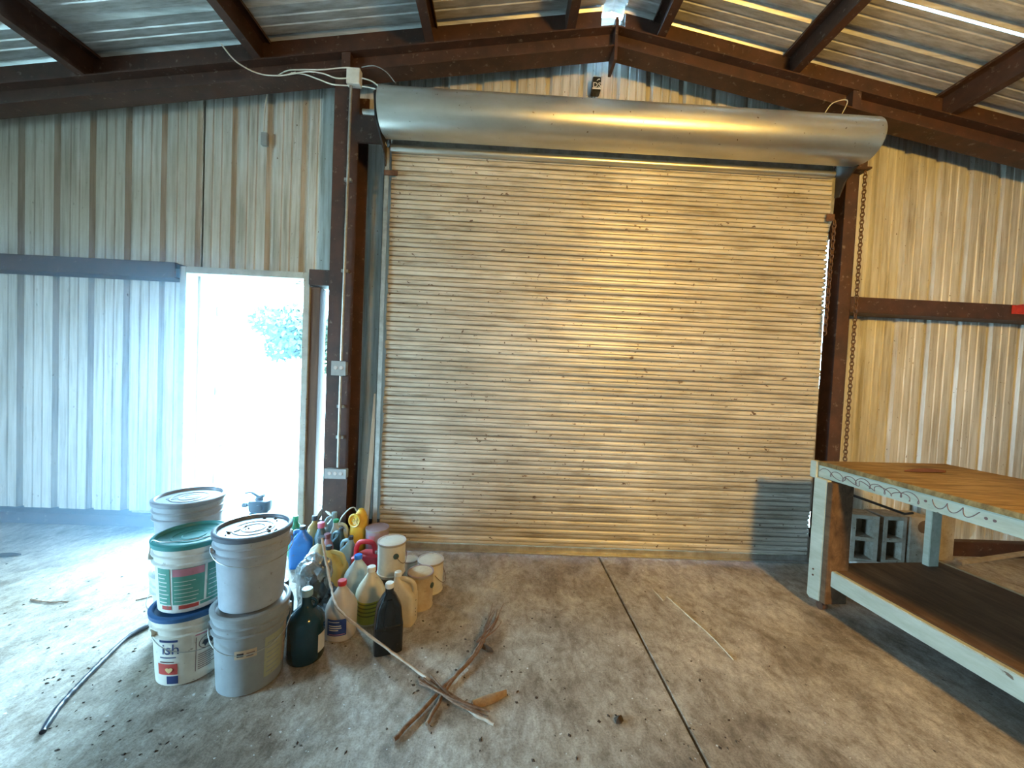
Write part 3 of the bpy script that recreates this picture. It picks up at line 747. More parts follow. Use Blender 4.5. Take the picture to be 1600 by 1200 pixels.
def bars(t, rr, a0, a1, z0, z1, n, mat, off=.0022, seed=0, th=.45, name='printed_line'):
    q = random.Random(seed); dz = (z1-z0)/n
    for k in range(n):
        sticker(t, rr, a0, a0+(a1-a0)*q.uniform(.6, 1), z0+dz*k, z0+dz*(k+th), mat, off, name)

# front stack
C1 = (-1.14, 1.835); f1 = toward(C1)
t, rr = bucket('bucket', 'grey pail with paper tag and olive sticker at the bottom of the front stack', (*C1, 0), .372, .132, .150, 'bucket_grey', 'bucket_grey', .085, ha=f1-R(118)+R(28))
sticker(t, rr, f1+R(22), f1+R(62), .055, .245, 'sticker_olive')
bars(t, rr, f1+R(26), f1+R(58), .075, .235, 7, 'bucket_grey', .002, 3, .2)
sticker(t, rr, f1+R(63), f1+R(92), .06, .255, 'sticker_tan'); bars(t, rr, f1+R(66), f1+R(88), .15, .24, 3, 'ink_brown', .002, 4, .25)
tg = sticker(t, lambda z: .1475, f1-R(24), f1+R(9), .185, .222, 'sticker_tan', .001, 'paper_tag'); 
sticker(t, lambda z: .1475, f1-R(20), f1-R(10), .196, .212, 'ink', .003, 'printed_line'); sticker(t, lambda z: .1475, f1-R(6), f1+R(6), .206, .210, 'ink_brown', .003, 'printed_line'); sticker(t, lambda z: .1475, f1-R(6), f1+R(4), .194, .198, 'ink_brown', .003, 'printed_line')
t, rr = bucket('bucket', 'plain pale grey pail with dirty dark lid on top of the front stack', (*C1, .374), .352, .128, .150, 'bucket_pale', 'lid_dark', .05, ha=f1-R(90)+R(10))
MB().lathe([(.028, .3405), (.028, .3425)], 24, (-.075, -.03)).build('lid_print', 'dark_top_print', t)
dq = random.Random(5)
for k in range(14):
    a = dq.uniform(0, 6.28); r_ = dq.uniform(.02, .125); x, y = r_*math.cos(a), r_*math.sin(a); s_ = dq.uniform(.004, .010)
    MB().loft([(x, y, .3395, s_, s_*.7, 2), (x+.002, y, .3395+s_*.5, s_*.7, s_*.5, 2), (x, y, .3395+s_*.8, s_*.2, s_*.2, 2)], 6).build('dirt_clod', 'debris_dark', t)
# left stack
C2 = (-1.455, 1.885); f2 = toward(C2)
t, rr = bucket('bucket', 'cream pail lettered ish with a dark blue lid at the bottom of the left stack', (*C2, 0), .333, .130, .149, 'bucket_cream', 'lid_blue', .095, ha=f2-R(80)+R(15))
a = f2-R(32)
sticker(t, rr, a-R(20), a+R(12), .215, .226, 'sticker_navy'); wrap_text(t, rr, 'ish', .068, a+R(-1), .160, 'sticker_navy')
sticker(t, rr, a-R(20), a+R(9), .140, .145, 'sticker_navy'); bars(t, rr, a-R(20), a+R(8), .118, .134, 1, 'ink_brown', .002, 6, .35)
sticker(t, rr, a-R(26), a+R(11), .060, .112, 'sticker_red')
V = []
for k in range(24):
    q = 2*math.pi*k/24; V.append((.013*math.sin(q)**3*1.25, .0105*math.cos(q)*1.2-.004*math.cos(2*q)-.0016*math.cos(3*q)))
hz = .084; hr = rr(hz)+.0035
MB().add([(hr*math.cos(a+R(-3)+u/hr), hr*math.sin(a+R(-3)+u/hr), hz+w_) for u, w_ in V], [tuple(range(24))]).build('printed_heart', 'sticker_gold', t, smooth=0)
sticker(t, rr, a-R(8), a+R(12), .016, .054, 'sticker_navy')
b = f2+R(27)
sticker(t, rr, b-R(22), b+R(24), .222, .246, 'sticker_pink')
for k in range(2):
    for e0, e1, z0, z1 in ((b-R(21), b-R(20), .05, .215), (b+R(20), b+R(21), .05, .215)): sticker(t, rr, e0, e1, z0, z1, 'ink_brown', .002, 'printed_line') if k == 0 else None
hz = .178; hr = rr(hz)+.002
ring = [(.040*math.cos(2*math.pi*k/28), .031*math.sin(2*math.pi*k/28)) for k in range(29)]
MB().tube([(hr*math.cos(b+u/hr), hr*math.sin(b+u/hr), hz+w_) for u, w_ in ring], .0012, 5).build('printed_oval', 'ink_brown', t)
blot = [(-.030, -.004), (-.022, .012), (-.010, .009), (0, .016), (.012, .012), (.026, .016), (.031, .004), (.018, .0), (.010, -.016), (.002, -.006), (-.010, -.012), (-.018, -.022), (-.022, -.008)]
MB().add([((hr+.001)*math.cos(b+u/hr), (hr+.001)*math.sin(b+u/hr), hz+w_) for u, w_ in blot], [tuple(range(len(blot)))]).build('printed_figure', 'ink', t, smooth=0)
bars(t, rr, b-R(17), b+R(17), .055, .135, 8, 'ink_brown', .002, 8, .35)
t, rr = bucket('bucket', 'white pail with green printed label and teal lid on the left stack', (*C2, .335), .325, .127, .147, 'bucket_white', 'lid_teal', .0, ha=f2-R(90))
for o in list(t.children):
    if o.name.startswith('handle') and 'ear' not in o.name: bpy.data.objects.remove(o)
zl = .325
pts = [(.158*math.cos(f2-R(78)), .158*math.sin(f2-R(78)), zl-.05)] + [(.150*math.cos(f2-R(78)+R(20)*k)*(1-.2*math.sin(k/7*3.14)), .150*math.sin(f2-R(78)+R(20)*k)*(1-.2*math.sin(k/7*3.14)), zl+.006+.004*math.sin(k/7*3.14)) for k in range(0, 8)] + [(.158*math.cos(f2+R(72)), .158*math.sin(f2+R(72)), zl-.05)]
MB().tube(curve_pts(pts, 5), .0022, 6).build('handle', 'galv', t)
for s0, s1, mt in ((-62, -36, 'sticker_green'), (-32, 18, 'sticker_green'), (22, 62, 'sticker_green')): sticker(t, rr, f2+R(s0), f2+R(s1), .045, .215, mt)
sticker(t, rr, f2-R(31), f2+R(17), .178, .213, 'sticker_pink', .0022)
bars(t, rr, f2-R(60), f2-R(38), .055, .205, 8, 'sticker_white', .0022, 11, .22); bars(t, rr, f2-R(29), f2+R(15), .06, .17, 6, 'sticker_white', .0022, 12, .14); bars(t, rr, f2+R(25), f2+R(58), .06, .20, 6, 'sticker_white', .0022, 13, .14)
sticker(t, rr, f2-R(55), f2-R(35), .022, .04, 'sticker_red'); sticker(t, rr, f2-R(22), f2+R(10), .022, .04, 'sticker_red'); sticker(t, rr, f2+R(12), f2+R(55), .026, .04, 'sticker_green')
# rear stack
C3 = (-1.665, 2.125); f3 = toward(C3)
bucket('bucket', 'pale pail with wire handle under the tall rear stack', (*C3, 0), .378, .132, .150, 'bucket_white', 'bucket_white', .09, ha=f3-R(150))
t, rr = bucket('bucket', 'blue-grey pail with grey lid topping the rear stack', (*C3, .38), .378, .130, .150, 'bucket_pale', 'lid_grey', None)
MB().lathe([(.026, .365), (.026, .3665)], 24, (-.07, -.03)).build('lid_print', 'dark_top_print', t)
MB().lathe([(.034, .365), (.034, .3665)], 24, (.0, .02)).build('lid_print', 'lid_dark', t)

# ================================================================== JUGS, BOTTLES, CANS
def cap(t, x, y, z, r, h, mat, name='cap'):
    o = MB().lathe([(r*.96, z), (r, z+h*.12), (r, z+h*.85), (r*.9, z+h), (r*.3, z+h)], 20, (x, y)).build(name, mat, t, smooth=35); return o
GJ = 'jugs and bottles crowded on the floor beside the roll-up door'
def round_jug(name, label, x, y, r, H, mat, capm, rz=0, handle=True, liquid=None):
    t = thing(name, label, 'jug', (x, y, 0), rz, GJ)
    s = [(0, 0, 0, r*.86, r*.86, 2.4), (0, 0, .008, r*.97, r*.97, 2.4), (0, 0, .02, r, r, 2.4)]
    s += [(0, 0, H*.50, r, r, 2.4), (0, 0, H*.56, r*.97, r*.97, 2.3), (0, 0, H*.66, r*.80, r*.80, 2.2), (0, 0, H*.76, r*.56, r*.56, 2), (0, 0, H*.85, r*.34, r*.34, 2), (0, 0, H*.88, r*.26, r*.26, 2), (0, 0, H*.93, r*.25, r*.25, 2)]
    MB().loft(s, 32).build('body', mat, t, smooth=40)
    if liquid:
        e = 1.004
        MB().loft([(0, 0, .004, r*.93*e, r*.93*e, 2.4), (0, 0, .02, r*e, r*e, 2.4), (0, 0, H*.46, r*e, r*e, 2.4)], 32).build('liquid', liquid, t, smooth=40)
        for z in (.20, .27, .34, .41):
            MB().loft([(0, 0, H*z, r*1.006, r*1.006, 2.4), (0, 0, H*z+.004, r*1.012, r*1.012, 2.4), (0, 0, H*z+.008, r*1.006, r*1.006, 2.4)], 32).build('molded_ring', 'ring_olive', t, smooth=40)
    if handle:
        MB().tube(curve_pts([(r*.22, 0, H*.86), (r*.62, 0, H*.84), (r*.90, 0, H*.70), (r*.93, 0, H*.52)], 5), r*.13, 10).build('handle', mat, t, smooth=60)
    cap(t, 0, 0, H*.915, r*.30, H*.085, capm)
    return t
def flat_jug(name, label, x, y, w_, d, H, mat, capm, rz=0, nx=-.45, tilt=None, capr=.021, caph=.024, cat='jug', handle=True):
    """rectangular handled container: w wide, d deep, neck at nx*w/2, loop handle opposite"""
    t = thing(name, label, cat, (x, y, 0), rz, GJ)
    if tilt: t.rotation_euler = tilt
    hx, hy = w_/2, d/2; cx = nx*hx
    s = [(0, 0, 0, hx*.9, hy*.88, 5), (0, 0, .008, hx*.98, hy*.97, 5), (0, 0, .02, hx, hy, 5), (0, 0, H*.58, hx, hy, 5), (cx*.12, 0, H*.64, hx*.95, hy*.96, 4.5),
         (cx*.55, 0, H*.74, hx*.62, hy*.82, 3.5), (cx*.85, 0, H*.83, hx*.38, hy*.58, 2.6), (cx, 0, H*.88, capr*1.02, capr*1.02, 2), (cx, 0, H-caph*.9, capr*.9, capr*.9, 2)]
    MB().loft(s, 36).build('body', mat, t, smooth=40)
    if handle:
        hr = min(.014, hy*.3); sg = -1 if nx > 0 else 1
        MB().tube(curve_pts([(cx+sg*capr*.4, 0, H*.855), (cx+sg*hx*.55, 0, H*.875), (sg*hx*.62, 0, H*.84), (sg*hx*.87, 0, H*.74), (sg*hx*.88, 0, H*.60)], 6), hr, 10).build('handle', mat, t, smooth=60)
    cap(t, cx, 0, H-caph, capr, caph, capm)
    return t
def bottle(name, label, x, y, r, H, mat, capm, rz=0, e=2, tilt=None, neck=.38, sh=.62, cat='bottle', z=0):
    t = thing(name, label, cat, (x, y, z), rz, GJ)
    if tilt: t.rotation_euler = tilt
    s = [(0, 0, 0, r*.9, r*.9, e), (0, 0, .008, r, r, e), (0, 0, H*sh, r, r, e), (0, 0, H*(sh+.10), r*.86, r*.86, e), (0, 0, H*(sh+.19), r*neck*1.25, r*neck*1.25, 2), (0, 0, H*.85, r*neck, r*neck, 2), (0, 0, H*.93, r*neck, r*neck, 2)]
    MB().loft(s, 28).build('body', mat, t, smooth=40)
    cap(t, 0, 0, H*.88, r*neck*1.15, H*.12, capm)
    return t
def paint_can(name, label, x, y, r, H, mat, lid, z=0, ears=None, handle=None, open_top=False, group='old paint cans by the jugs'):
    t = thing(name, label, 'paint can', (x, y, z), 0, group)
    MB().lathe([(r*.96, 0), (r*1.02, .002), (r*1.02, .007), (r*.985, .011), (r*.985, H-.012), (r*1.02, H-.008), (r*1.02, H-.001), (r*.99, H)], 40).build('body', mat, t, smooth=35)
    MB().lathe([(r*1.025, H-.004), (r*1.025, H+.002), (r*.93, H+.003), (r*.91, H-.003), (r*.86, H-.003), (r*.85, H-.006), (.003, H-.006)], 40).build('lid', lid, t, smooth=35)
    MB().lathe([(r*1.027, H-.012), (r*1.032, H-.008), (r*1.032, H-.003), (r*1.026, H-.001)], 40, cap0=False, cap1=False).build('rim', 'can_rim', t, smooth=35)
    f = toward((x, y))
    if ears is not None:
        a = f+ears; q = Vector((math.cos(a), math.sin(a), 0))
        MB().tube([q*(r*.97)+Vector((0, 0, H*.66)), q*(r*1.0+.006)+Vector((0, 0, H*.66))], .017, 16).build('handle_ear', 'jug_petrol', t)
    if handle is not None:
        a0, a1, dz = handle; pts = []
        for k in range(15):
            q = k/14; a = f+a0+(a1-a0)*q; rad = r*1.0+.008+.012*math.sin(math.pi*q); pts.append((rad*math.cos(a), rad*math.sin(a), H*.66-dz*math.sin(math.pi*q)))
        MB().tube(pts, .0018, 6).build('handle', 'rust', t)
    return t

# --- front rows
JX, JY = -.945, 1.965
t = thing('glass_jug', 'large dark teal glass jug with narrow neck beside the front pail', 'jug', (JX, JY, 0), 0, GJ)
MB().lathe([(.07, 0), (.083, .006), (.088, .02), (.088, .17), (.085, .20), (.072, .228), (.048, .252), (.028, .268), (.024, .285), (.024, .322)], 40).build('body', 'jug_teal_glass', t, smooth=40)
cap(t, 0, 0, .320, .0275, .035, 'jug_lightblue')
hd = [(.022, 0, .305), (.045, 0, .300), (.05, 0, .278), (.036, 0, .262)]
o = MB().tube(curve_pts(hd, 5), .007, 8).build('finger_loop', 'jug_teal_glass', t); o.rotation_euler = (0, 0, toward((JX, JY))+R(60))
sticker(t, lambda z: .0885, toward((JX, JY))+R(38), toward((JX, JY))+R(72), .05, .14, 'sticker_white')
t = round_jug('plastic_jug', 'milky gallon jug with red cap and square blue label in front', -.838, 2.14, .080, .306, 'jug_milky', 'cap_red', 0, False)
a = toward((-.838, 2.14)); rf = lambda z: .0862
sticker(t, rf, a-R(50), a+R(18), .045, .135, 'sticker_blue'); bars(t, rf, a-R(42), a+R(8), .075, .11, 3, 'sticker_white', .0025, 21, .4); bars(t, rf, a-R(42), a+R(14), .052, .06, 1, 'sticker_pink', .0025, 2, .4); bars(t, rf, a-R(45), a-R(5), .12, .13, 1, 'sticker_white', .0025, 2, .3)
round_jug('plastic_jug', 'gallon jug half full of yellow liquid with white cap', -.722, 2.275, .082, .318, 'jug_yellow', 'cap_white', R(130), False, 'liquid_yellow')
round_jug('plastic_jug', 'clear gallon jug with blue cap behind the red-capped jug', -.868, 2.46, .082, .295, 'jug_clear', 'cap_blue', R(120), True)
# black rectangular oil jug with faceted shoulder
t = thing('oil_jug', 'black rectangular oil jug with white cap at the front of the group', 'jug', (-.548, 2.035, 0), R(22), GJ)
MB().loft([(0, 0, 0, .066, .05, 7), (0, 0, .006, .072, .056, 7), (0, 0, .15, .072, .056, 7), (0, 0, .158, .070, .052, 6), (0, 0, .235, .062, .046, 5), (0, 0, .29, .036, .032, 3.5), (0, 0, .312, .022, .022, 2.2), (0, 0, .335, .021, .021, 2)], 40).build('body', 'jug_black', t, smooth=25)
MB().loft([(-.0, -.05, .16, .030, .008, 4), (0, -.047, .235, .024, .007, 4), (0, -.038, .285, .012, .005, 4)], 16).build('grip_panel', 'jug_black', t, smooth=25)
cap(t, 0, 0, .333, .0225, .026, 'cap_white')
t = flat_jug('plastic_jug', 'cream jug with big loop handle and white cap behind the black oil jug', -.525, 2.26, .155, .10, .295, 'jug_cream', 'cap_white', R(-12), -.50)
for z in (.05, .07, .09, .14): MB().box(.0775, -.004, z, .079, .004, z+.004).build('gauge_mark', 'ink', t, smooth=0)
paint_can('paint_can', 'rusty paint can with brown open-looking lid at the right of the group', -.462, 2.43, .080, .215, 'can_rusty', 'can_mauve', 0, R(62))
paint_can('paint_can', 'cream paint can with wire handle farthest right of the group', -.432, 2.612, .086, .205, 'can_white', 'can_lid', 0, None, (R(20), R(120), .07))
paint_can('paint_can', 'dark grimy paint can underneath the tall white one', -.655, 2.445, .080, .20, 'can_dark', 'can_dark', 0, None, None)
paint_can('paint_can', 'white paint can with round dark ear stacked on a dark can', -.652, 2.44, .085, .20, 'can_white', 'can_lid', .2035, R(18), (R(18), R(75), .05))
paint_can('paint_can', 'small cream paint can tucked between the taller cans', -.612, 2.79, .056, .115, 'can_white', 'can_lid', 0)
t = paint_can('paint_can', 'mauve paint can standing behind the red jug', -.915, 2.99, .086, .255, 'can_mauve', 'can_mauve', 0)
sticker(t, lambda z: .0875, toward((-.915, 2.99))-R(45), toward((-.915, 2.99))-R(12), .02, .22, 'sticker_pink')
# --- middle rows
flat_jug('plastic_jug', 'mustard yellow jug with loop handle and black cap', -1.055, 2.55, .165, .11, .30, 'jug_mustard', 'cap_dark', R(-15), -.55)
t = thing('fuel_can', 'bright red fuel jug with arched handle in the middle of the group', 'fuel can', (-.885, 2.70, 0), R(-8), GJ)
MB().loft([(0, 0, 0, .095, .055, 5), (0, 0, .01, .105, .062, 5), (0, 0, .165, .105, .062, 5), (.02, 0, .19, .078, .055, 5), (.035, 0, .20, .05, .04, 4)], 36).build('body', 'jug_red', t, smooth=35)
MB().tube(curve_pts([(-.088, 0, .155), (-.086, 0, .22), (-.06, 0, .262), (0, 0, .270), (.04, 0, .255), (.05, 0, .20)], 6), .017, 10).build('handle', 'jug_red', t, smooth=60)
cap(t, .075, 0, .185, .024, .035, 'can_lid')
bottle('oil_bottle', 'tall tan oil bottle with dark cap leaning behind the plastic bag', -1.255, 2.70, .055, .325, 'jug_tan', 'cap_dark', 0, 3.5, (R(4), R(14), R(-20)), .36)
flat_jug('plastic_jug', 'bright blue jug with dark cap near the pail stack', -1.43, 2.86, .15, .10, .30, 'jug_blue', 'cap_dark', R(20), .1, None, .022, .026)
flat_jug('plastic_jug', 'light blue jug with black cap left of the red fuel jug', -1.06, 2.78, .10, .08, .275, 'jug_lightblue', 'cap_dark', R(170), -.5, None, .017, .025)
flat_jug('oil_bottle', 'dark petrol coloured bottle with slanted shoulder behind the mustard jug', -1.17, 2.88, .10, .07, .29, 'jug_petrol', 'cap_dark', R(-15), .5, None, .016, .022)
bottle('oil_bottle', 'dark maroon capped quart bottle just behind the mustard jug', -1.215, 2.80 - .0, .04, .275, 'jug_mauve', 'cap_maroon', 0, 3, None, .5)
# --- back rows
bottle('glass_bottle', 'amber bottle holding yellow oil with a black cap at the door jamb', -1.415, 3.03, .052, .315, 'jug_amber', 'cap_dark', R(20), 3, None, .34)
bottle('glass_bottle', 'green bottle with green cap peeking out beside the front pail', -1.56, 3.02, .05, .31, 'jug_green', 'cap_green', 0, 2, None, .36)
flat_jug('plastic_jug', 'clear jug with green cap near the lower outlet box', -1.212, 2.995, .13, .088, .305, 'jug_clear', 'cap_green', R(8), -.35, None, .021, .022)
bottle('oil_bottle', 'grey bottle with a pink cap among the back row', -1.305, 2.90, .043, .315, 'jug_petrol', 'cap_pink', 0, 3, None, .52)
flat_jug('plastic_jug', 'grey-blue jug at the back against the door jamb stud', -1.32, 3.12, .11, .08, .31, 'jug_greyblue', 'jug_greyblue', R(25), .3, None, .02, .02)
# yellow jug with round pouring hollow
t = thing('drain_jug', 'yellow oil drain jug with a round hollow mouth at the back', 'jug', (-1.08, 3.05, 0), R(8), GJ)
MB().loft([(0, 0, 0, .058, .05, 4), (0, 0, .01, .064, .056, 4), (0, 0, .20, .064, .056, 4), (0, 0, .25, .06, .054, 3), (.012, 0, .30, .052, .048, 2.6), (.014, 0, .345, .036, .036, 2.2), (.014, 0, .372, .018, .02, 2)], 32).build('body', 'jug_yellowbright', t, smooth=40)
ri = MB().lathe([(.030, 0), (.048, .006), (.053, .022), (.048, .030), (.040, .028), (.034, .012), (.012, .006), (.002, .005)], 28)
ri.xf(Matrix.Translation((-.012, -.045, .30)) @ Matrix.Rotation(R(-22), 4, 'Z') @ Matrix.Rotation(R(82), 4, 'X')); ri.build('mouth_ring', 'jug_yellowbright', t, smooth=40)
for k in range(3):
    q = R(60*k); MB().tube([(-.012-.03*math.cos(q), -.066, .30-.03*math.sin(q)), (-.012+.03*math.cos(q), -.066, .30+.03*math.sin(q))], .003, 6).build('grate_bar', 'jug_mustard', t)
bottle('glass_bottle', 'dark bottle half hidden under the plastic bag beside the front pail', -1.155, 2.13, .048, .30, 'jug_petrol', 'cap_dark', 0, 3, None, .5)
# sprayer in the doorway
sx, sy = atY(405, 790, 3.2).x, 3.2
t = thing('pump_sprayer', 'black sprayer head with lever and side knob standing in the doorway', 'sprayer', (sx, sy, 0))
MB().lathe([(.075, 0), (.085, .01), (.085, .22), (.07, .26), (.05, .275)], 32).build('tank', 'jug_petrol', t, smooth=40)
MB().loft([(0.01, 0, .274, .075, .05, 4), (.01, 0, .30, .08, .055, 4), (.01, 0, .355, .08, .055, 4), (.01, 0, .362, .074, .05, 4)], 28).build('head', 'black', t, smooth=35)
MB().tube([(-.07, 0, .315), (-.10, 0, .315)], .010, 10).build('knob_stem', 'black', t); MB().tube([(-.10, 0, .315), (-.13, 0, .315)], .020, 14).build('side_knob', 'black', t)
MB().tube([(.03, -.055, .31), (.03, -.068, .31)], .028, 18).build('front_knob', 'black', t)
MB().loft([(.0, 0, .36, .03, .025, 3), (.0, 0, .385, .026, .02, 3)], 16).build('pivot', 'black', t)
MB().tube(curve_pts([(.04, 0, .40), (.0, 0, .386), (-.035, 0, .405), (-.07, 0, .42), (-.115, 0, .412)], 5), [.014]*8+[.011]*6+[.008]*7, 8).build('lever', 'black', t, smooth=50)

# --- crumpled plastic bag
def crumple(name, label, c, sx, sy, sz, mat, seed, flat=0):
    q = random.Random(seed); bm = bmesh.new(); bmesh.ops.create_icosphere(bm, subdivisions=4, radius=1)
    dirs = [Vector((q.gauss(0, 1), q.gauss(0, 1), q.gauss(0, 1))).normalized() for _ in range(38)]; amp = [q.uniform(-.16, .16) for _ in dirs]
    for v in bm.verts:
        n = v.co.normalized(); r = 1
        for d, a in zip(dirs, amp):
            k = abs(n.dot(d)-.35); r += a*max(0, 1-k*3.2)
        p = n*r; z = max(p.z, -.55); v.co = Vector((p.x*sx, p.y*sy, (z+.55)*sz))
    me = bpy.data.meshes.new(name); bm.to_mesh(me); bm.free(); me.materials.append(M[mat])
    o = bpy.data.objects.new(name, me); COL.objects.link(o); o.location = c; return tag(o, label, 'plastic bag')
crumple('plastic_bag', 'crumpled dark plastic bag between the teal jug and the mustard jug', (-1.055, 2.325, 0), .115, .10, .155, 'bag', 4)
o = crumple('plastic_sheet', 'crinkled clear plastic sheet draped over the dark bag', (-1.075, 2.325, .20), .105, .085, .10, 'bag_clear', 9); o['category'] = 'plastic sheet'

# --- sticks, hoses and litter
def stick(name, label, pts, rs, mat, cat='stick', n=9, seed=1, jit=.004):
    q = random.Random(seed); P_ = curve_pts(pts, 8); out = [p+Vector((q.uniform(-jit, jit), q.uniform(-jit, jit), q.uniform(0, jit))) for p in P_]
    k = len(out)-1; r_ = [rs[0]+(rs[1]-rs[0])*i/k for i in range(k+1)]
    r_ = [x*q.uniform(.82, 1.2) for x in r_]
    return tag(MB().tube(out, r_, n).build(name, mat, smooth=50), label, cat)
stick('palm_stem', 'long pale dry stem leaning over the jugs down to the floor', [atY(503, 841, 2.36), atY(510, 880, 2.28), atY(517, 918, 2.16), atY(526, 948, 2.03), atY(560, 980, 1.955), atY(600, 1010, 1.915), atY(650, 1047, 1.86), atZ(690, 1077, .012), atZ(735, 1112, .008), atZ(772, 1133, .006)], (.0075, .006), 'pale_stem', seed=3, jit=.002)
bu = thing('twig_bundle', 'bundle of brown dry palm stems with frayed end crossing on the floor', 'twigs', atZ(690, 1085, 0))
b0 = bu.location.copy()
def loc(p): return Vector(p)-b0
q = random.Random(12)
for k, (e, m1, r0, r1) in enumerate((((615, 1156), (690, 1078), .010, .008), ((667, 1131), (705, 1066), .009, .007))):
    pts = curve_pts([loc(atZ(*e, .013)), loc(atZ(*m1, .016)), loc(atZ(735+3*k, 1030, .022)), loc(atZ(752+4*k, 1002, .024))], 8)
    MB().tube([p+Vector((q.uniform(-.003, .003), q.uniform(-.003, .003), 0)) for p in pts], [r0+(r1-r0)*i/(len(pts)-1) for i in range(len(pts))], 9).build('stem', 'bark', bu, smooth=50)
for k in range(11):
    ex, ey = 757+q.uniform(0, 30), 985-q.uniform(8, 44)
    if k == 0: ex, ey = 787, 943
    pts = curve_pts([loc(atZ(748+q.uniform(-5, 7), 1004, .022)), loc(atZ((752+ex)/2+q.uniform(-6, 6), (1000+ey)/2, .024+q.uniform(0, .02))), loc(atZ(ex, ey, .008+q.uniform(0, .03)))], 5)
    MB().tube(pts, [.005-.0035*i/(len(pts)-1) for i in range(len(pts))], 6).build('frayed_strand', 'bark', bu, smooth=50)
bd = thing('twig_bundle', 'splintered brown stem end fanning out beside the crossed sticks', 'twigs', atZ(735, 1105, 0)); b0 = bd.location.copy()
for k in range(7):
    pts = curve_pts([loc(atZ(655+q.uniform(-3, 20), 1058+q.uniform(-2, 16), .02)), loc(atZ(705, 1090+q.uniform(-6, 6), .018+.004*k)), loc(atZ(745+q.uniform(-5, 25), 1112+q.uniform(-4, 12), .012))], 5)
    MB().tube(pts, [.006-.003*i/(len(pts)-1) for i in range(len(pts))], 6).build('splinter', 'bark', bd, smooth=50)
p0, p1 = atZ(738, 1104, 0), atZ(791, 1086, 0)
V = []; F = []
M['barkchip'] = worn('tan_bark', (.42, .26, .12), (.22, .12, .06), .8, 0, 26, bump=.4)
n = 8
for i in range(n):
    t_ = i/(n-1); c = p0.lerp(p1, t_); w_ = .006+.020*math.sin(math.pi*min(1, t_*.8+.18)); nn = (p1-p0).cross(Vector((0, 0, 1))).normalized()
    for a in (-1, -.5, 0, .5, 1): V.append(c+nn*w_*a+Vector((0, 0, .006+.022*(1-a*a))))
    for a in (1, 0, -1): V.append(c+nn*w_*a*.9+Vector((0, 0, .002+.014*(1-a*a))))
for i in range(n-1):
    for k in range(8): F.append((8*i+k, 8*i+(k+1) % 8, 8*i+8+(k+1) % 8, 8*i+8+k))
F += [tuple(range(8)), tuple(8*(n-1)+k for k in range(8))]
tag(MB().add(V, F).build('bark_piece', 'barkchip', smooth=50), 'curled tan piece of bark at the end of the crossed sticks', 'bark')
crp = leaf_flake('dry_leaf', 'small dark curled leaf by the stick bundle', tuple(atZ(760, 1014, .006)), .09, .022, R(-35), 'debris_dark', 'leaf')
leaf_flake('dry_leaf', 'dark curled leaf alone on the floor near the left wall', tuple(atZ(12, 868, .004)), .16, .03, R(10), 'debris_dark', 'leaf')
leaf_flake('dry_leaf', 'dark lump of leaf on the floor left of the slab joint', tuple(atZ(967, 1126, .004)), .045, .02, R(40), 'debris_dark', 'leaf')
stick('water_pipe', 'dark blue flexible pipe curving over the floor from the pails', [atZ(66, 1144, .012), atZ(92, 1105, .012), atZ(118, 1076, .012), atZ(165, 1028, .012), atZ(205, 992, .012), atZ(249, 970, .012)], (.011, .011), 'hose', 'pipe', 10, 2, .001)
stick('straw', 'long pale straw lying right of the slab joint', [atZ(1042, 932, .004), atZ(1075, 962, .004), atZ(1110, 993, .004), atZ(1146, 1031, .004)], (.0035, .003), 'straw', 'straw', 6, 4, .001)
stick('straw', 'short pale straw piece near the roll-up door', [atZ(1019, 920, .004), atZ(1036, 938, .004)], (.003, .003), 'straw', 'straw', 6, 5, .0005)
stick('twig', 'thin grey twig on the bright floor left of the pails', [atZ(48, 937, .004), atZ(75, 941, .005), atZ(108, 940, .004)], (.006, .003), 'bark', 'twig', 6, 6, .002)
stick('twig', 'short thin twig beside the wire handled pail', [atZ(212, 938, .004), atZ(246, 930, .004)], (.003, .003), 'bark', 'twig', 6, 7, .001)
stick('twig', 'thin pale lath lying on the floor under the left wall', [atY(207, 799, 3.40), atY(246, 800, 3.40)], (.008, .008), 'lath', 'stick', 6, 8, .0005)
l_ = MB().box(-.02, -.008, 0, .02, .008, 1.28).build('lath', 'lath', smooth=0, bevel=.002, loc=(-1.065, 3.137, .001)); l_.rotation_euler = (R(-1.5), R(2.4), R(10)); tag(l_, 'thin grey wooden lath leaning beside the left door guide', 'stick')
b_ = MB().box(-.012, -.03, 0, .012, .03, .34).build('board', 'stud', smooth=0, bevel=.002, loc=(-1.63, 3.33, .001)); b_.rotation_euler = (0, R(30), 0); tag(b_, 'short dark board leaning at the foot of the door jamb stud', 'board')
stick('white_pipe', 'short white pipe slanting down at the foot of the door jamb', [atY(500, 789, 3.28), atY(512, 800, 3.24), atY(528, 814, 3.20)], (.012, .012), 'white_plastic', 'pipe', 8, 9, .0003)
cable('thin clear hose arching from the green-capped jug to the yellow jug', [atY(526, 830, 2.98), atY(533, 810, 2.99), atY(545, 796, 3.0), atY(553, 793, 3.02), atY(557, 798, 3.03)], .005, 'jug_clear', 'hose', 'hose')
pp_ = MB().box(-.03, -.002, 0, .03, .002, .10).build('paper_scrap', 'white_plastic', smooth=0); pp_.location = atY(513, 722, 3.40); pp_.rotation_euler = (R(20), R(15), 0); tag(pp_, 'white scrap of paper stuck to the door jamb stud', 'paper')
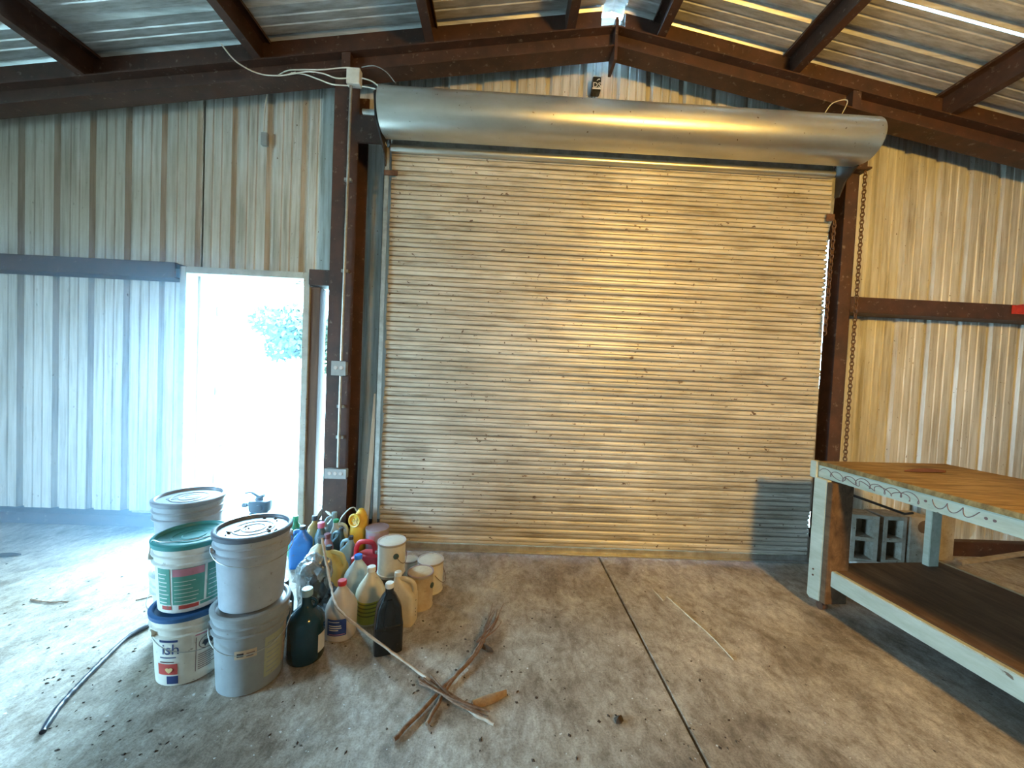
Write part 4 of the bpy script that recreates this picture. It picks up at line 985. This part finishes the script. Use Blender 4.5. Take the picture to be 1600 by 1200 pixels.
# cobweb tangle in the upper corner of the doorway
q = random.Random(30); m_ = MB()
for k in range(16):
    a, b = atY(455+q.uniform(0, 35), 431+q.uniform(0, 10), 3.5), atY(455+q.uniform(0, 37), 433+q.uniform(0, 22), 3.5)
    m_.tube([a, (a+b)/2+Vector((0, 0, -.01)), b], .0016, 4)
tag(m_.build('cobweb', 'debris_dark', smooth=0), 'dusty cobweb tangle in the upper right corner of the doorway', 'cobweb', kind='stuff')

def litter(name, label, mat, n, seed, smin, smax, regions, zt=.001):
    q = random.Random(seed); m_ = MB()
    for _ in range(n):
        x0, x1, y0, y1 = q.choice(regions); px, py = q.uniform(x0, x1), q.uniform(y0, y1)
        p = atZ(px, py, zt); s = q.uniform(smin, smax); a = q.uniform(0, 6.28); el = q.uniform(.25, .8)
        u = Vector((math.cos(a), math.sin(a), 0))*s; v = Vector((-math.sin(a), math.cos(a), 0))*s*el; h = Vector((0, 0, s*q.uniform(.15, .5)))
        m_.add([p-u, p-v*.9, p+u*.8, p+v, p+h+u*.1], [(0, 1, 4), (1, 2, 4), (2, 3, 4), (3, 0, 4), (3, 2, 1, 0)])
    return tag(m_.build(name, mat, smooth=0), label, 'litter', kind='stuff')
litter('leaf_litter', 'dark leaf crumbs scattered over the concrete floor', 'debris_dark', 260, 41, .003, .012, [(0, 260, 880, 1150), (60, 330, 1000, 1190), (420, 900, 1000, 1190), (700, 1100, 900, 1190), (900, 1250, 900, 1190), (640, 800, 960, 1090)])
litter('floor_chips', 'small pale chips scattered over the concrete floor', 'debris_pale', 120, 42, .002, .007, [(420, 900, 1020, 1190), (700, 1200, 880, 1190), (200, 520, 1060, 1190), (900, 1300, 950, 1190)])
litter('outdoor_leaves', 'yellowish fallen leaves on the ground outside the doorway', 'straw', 60, 43, .01, .05, [(370, 490, 720, 800)], -.038)

# ================================================================== blue haze added in place of lens glare
if HAZE > 0:
    hm = bpy.data.materials.new('glare_veil'); hm.use_nodes = True; nt = hm.node_tree; nt.nodes.remove(nt.nodes['Principled BSDF'])
    vs_n = nt.nodes.new('ShaderNodeVolumeScatter'); vs_n.inputs['Color'].default_value = (.42, .74, 1, 1); vs_n.inputs['Density'].default_value = HAZE; vs_n.inputs['Anisotropy'].default_value = .2
    nt.links.new(vs_n.outputs[0], nt.nodes['Material Output'].inputs['Volume'])
    hz_ = MB().box(-6.15, 2.35, -.1, -1.78, 3.62, 3.1); o = hz_.build('glare_haze', hm, smooth=0); tag(o, 'blue haze standing in for lens glare along the left wall by the doorway', 'haze', kind='stuff')
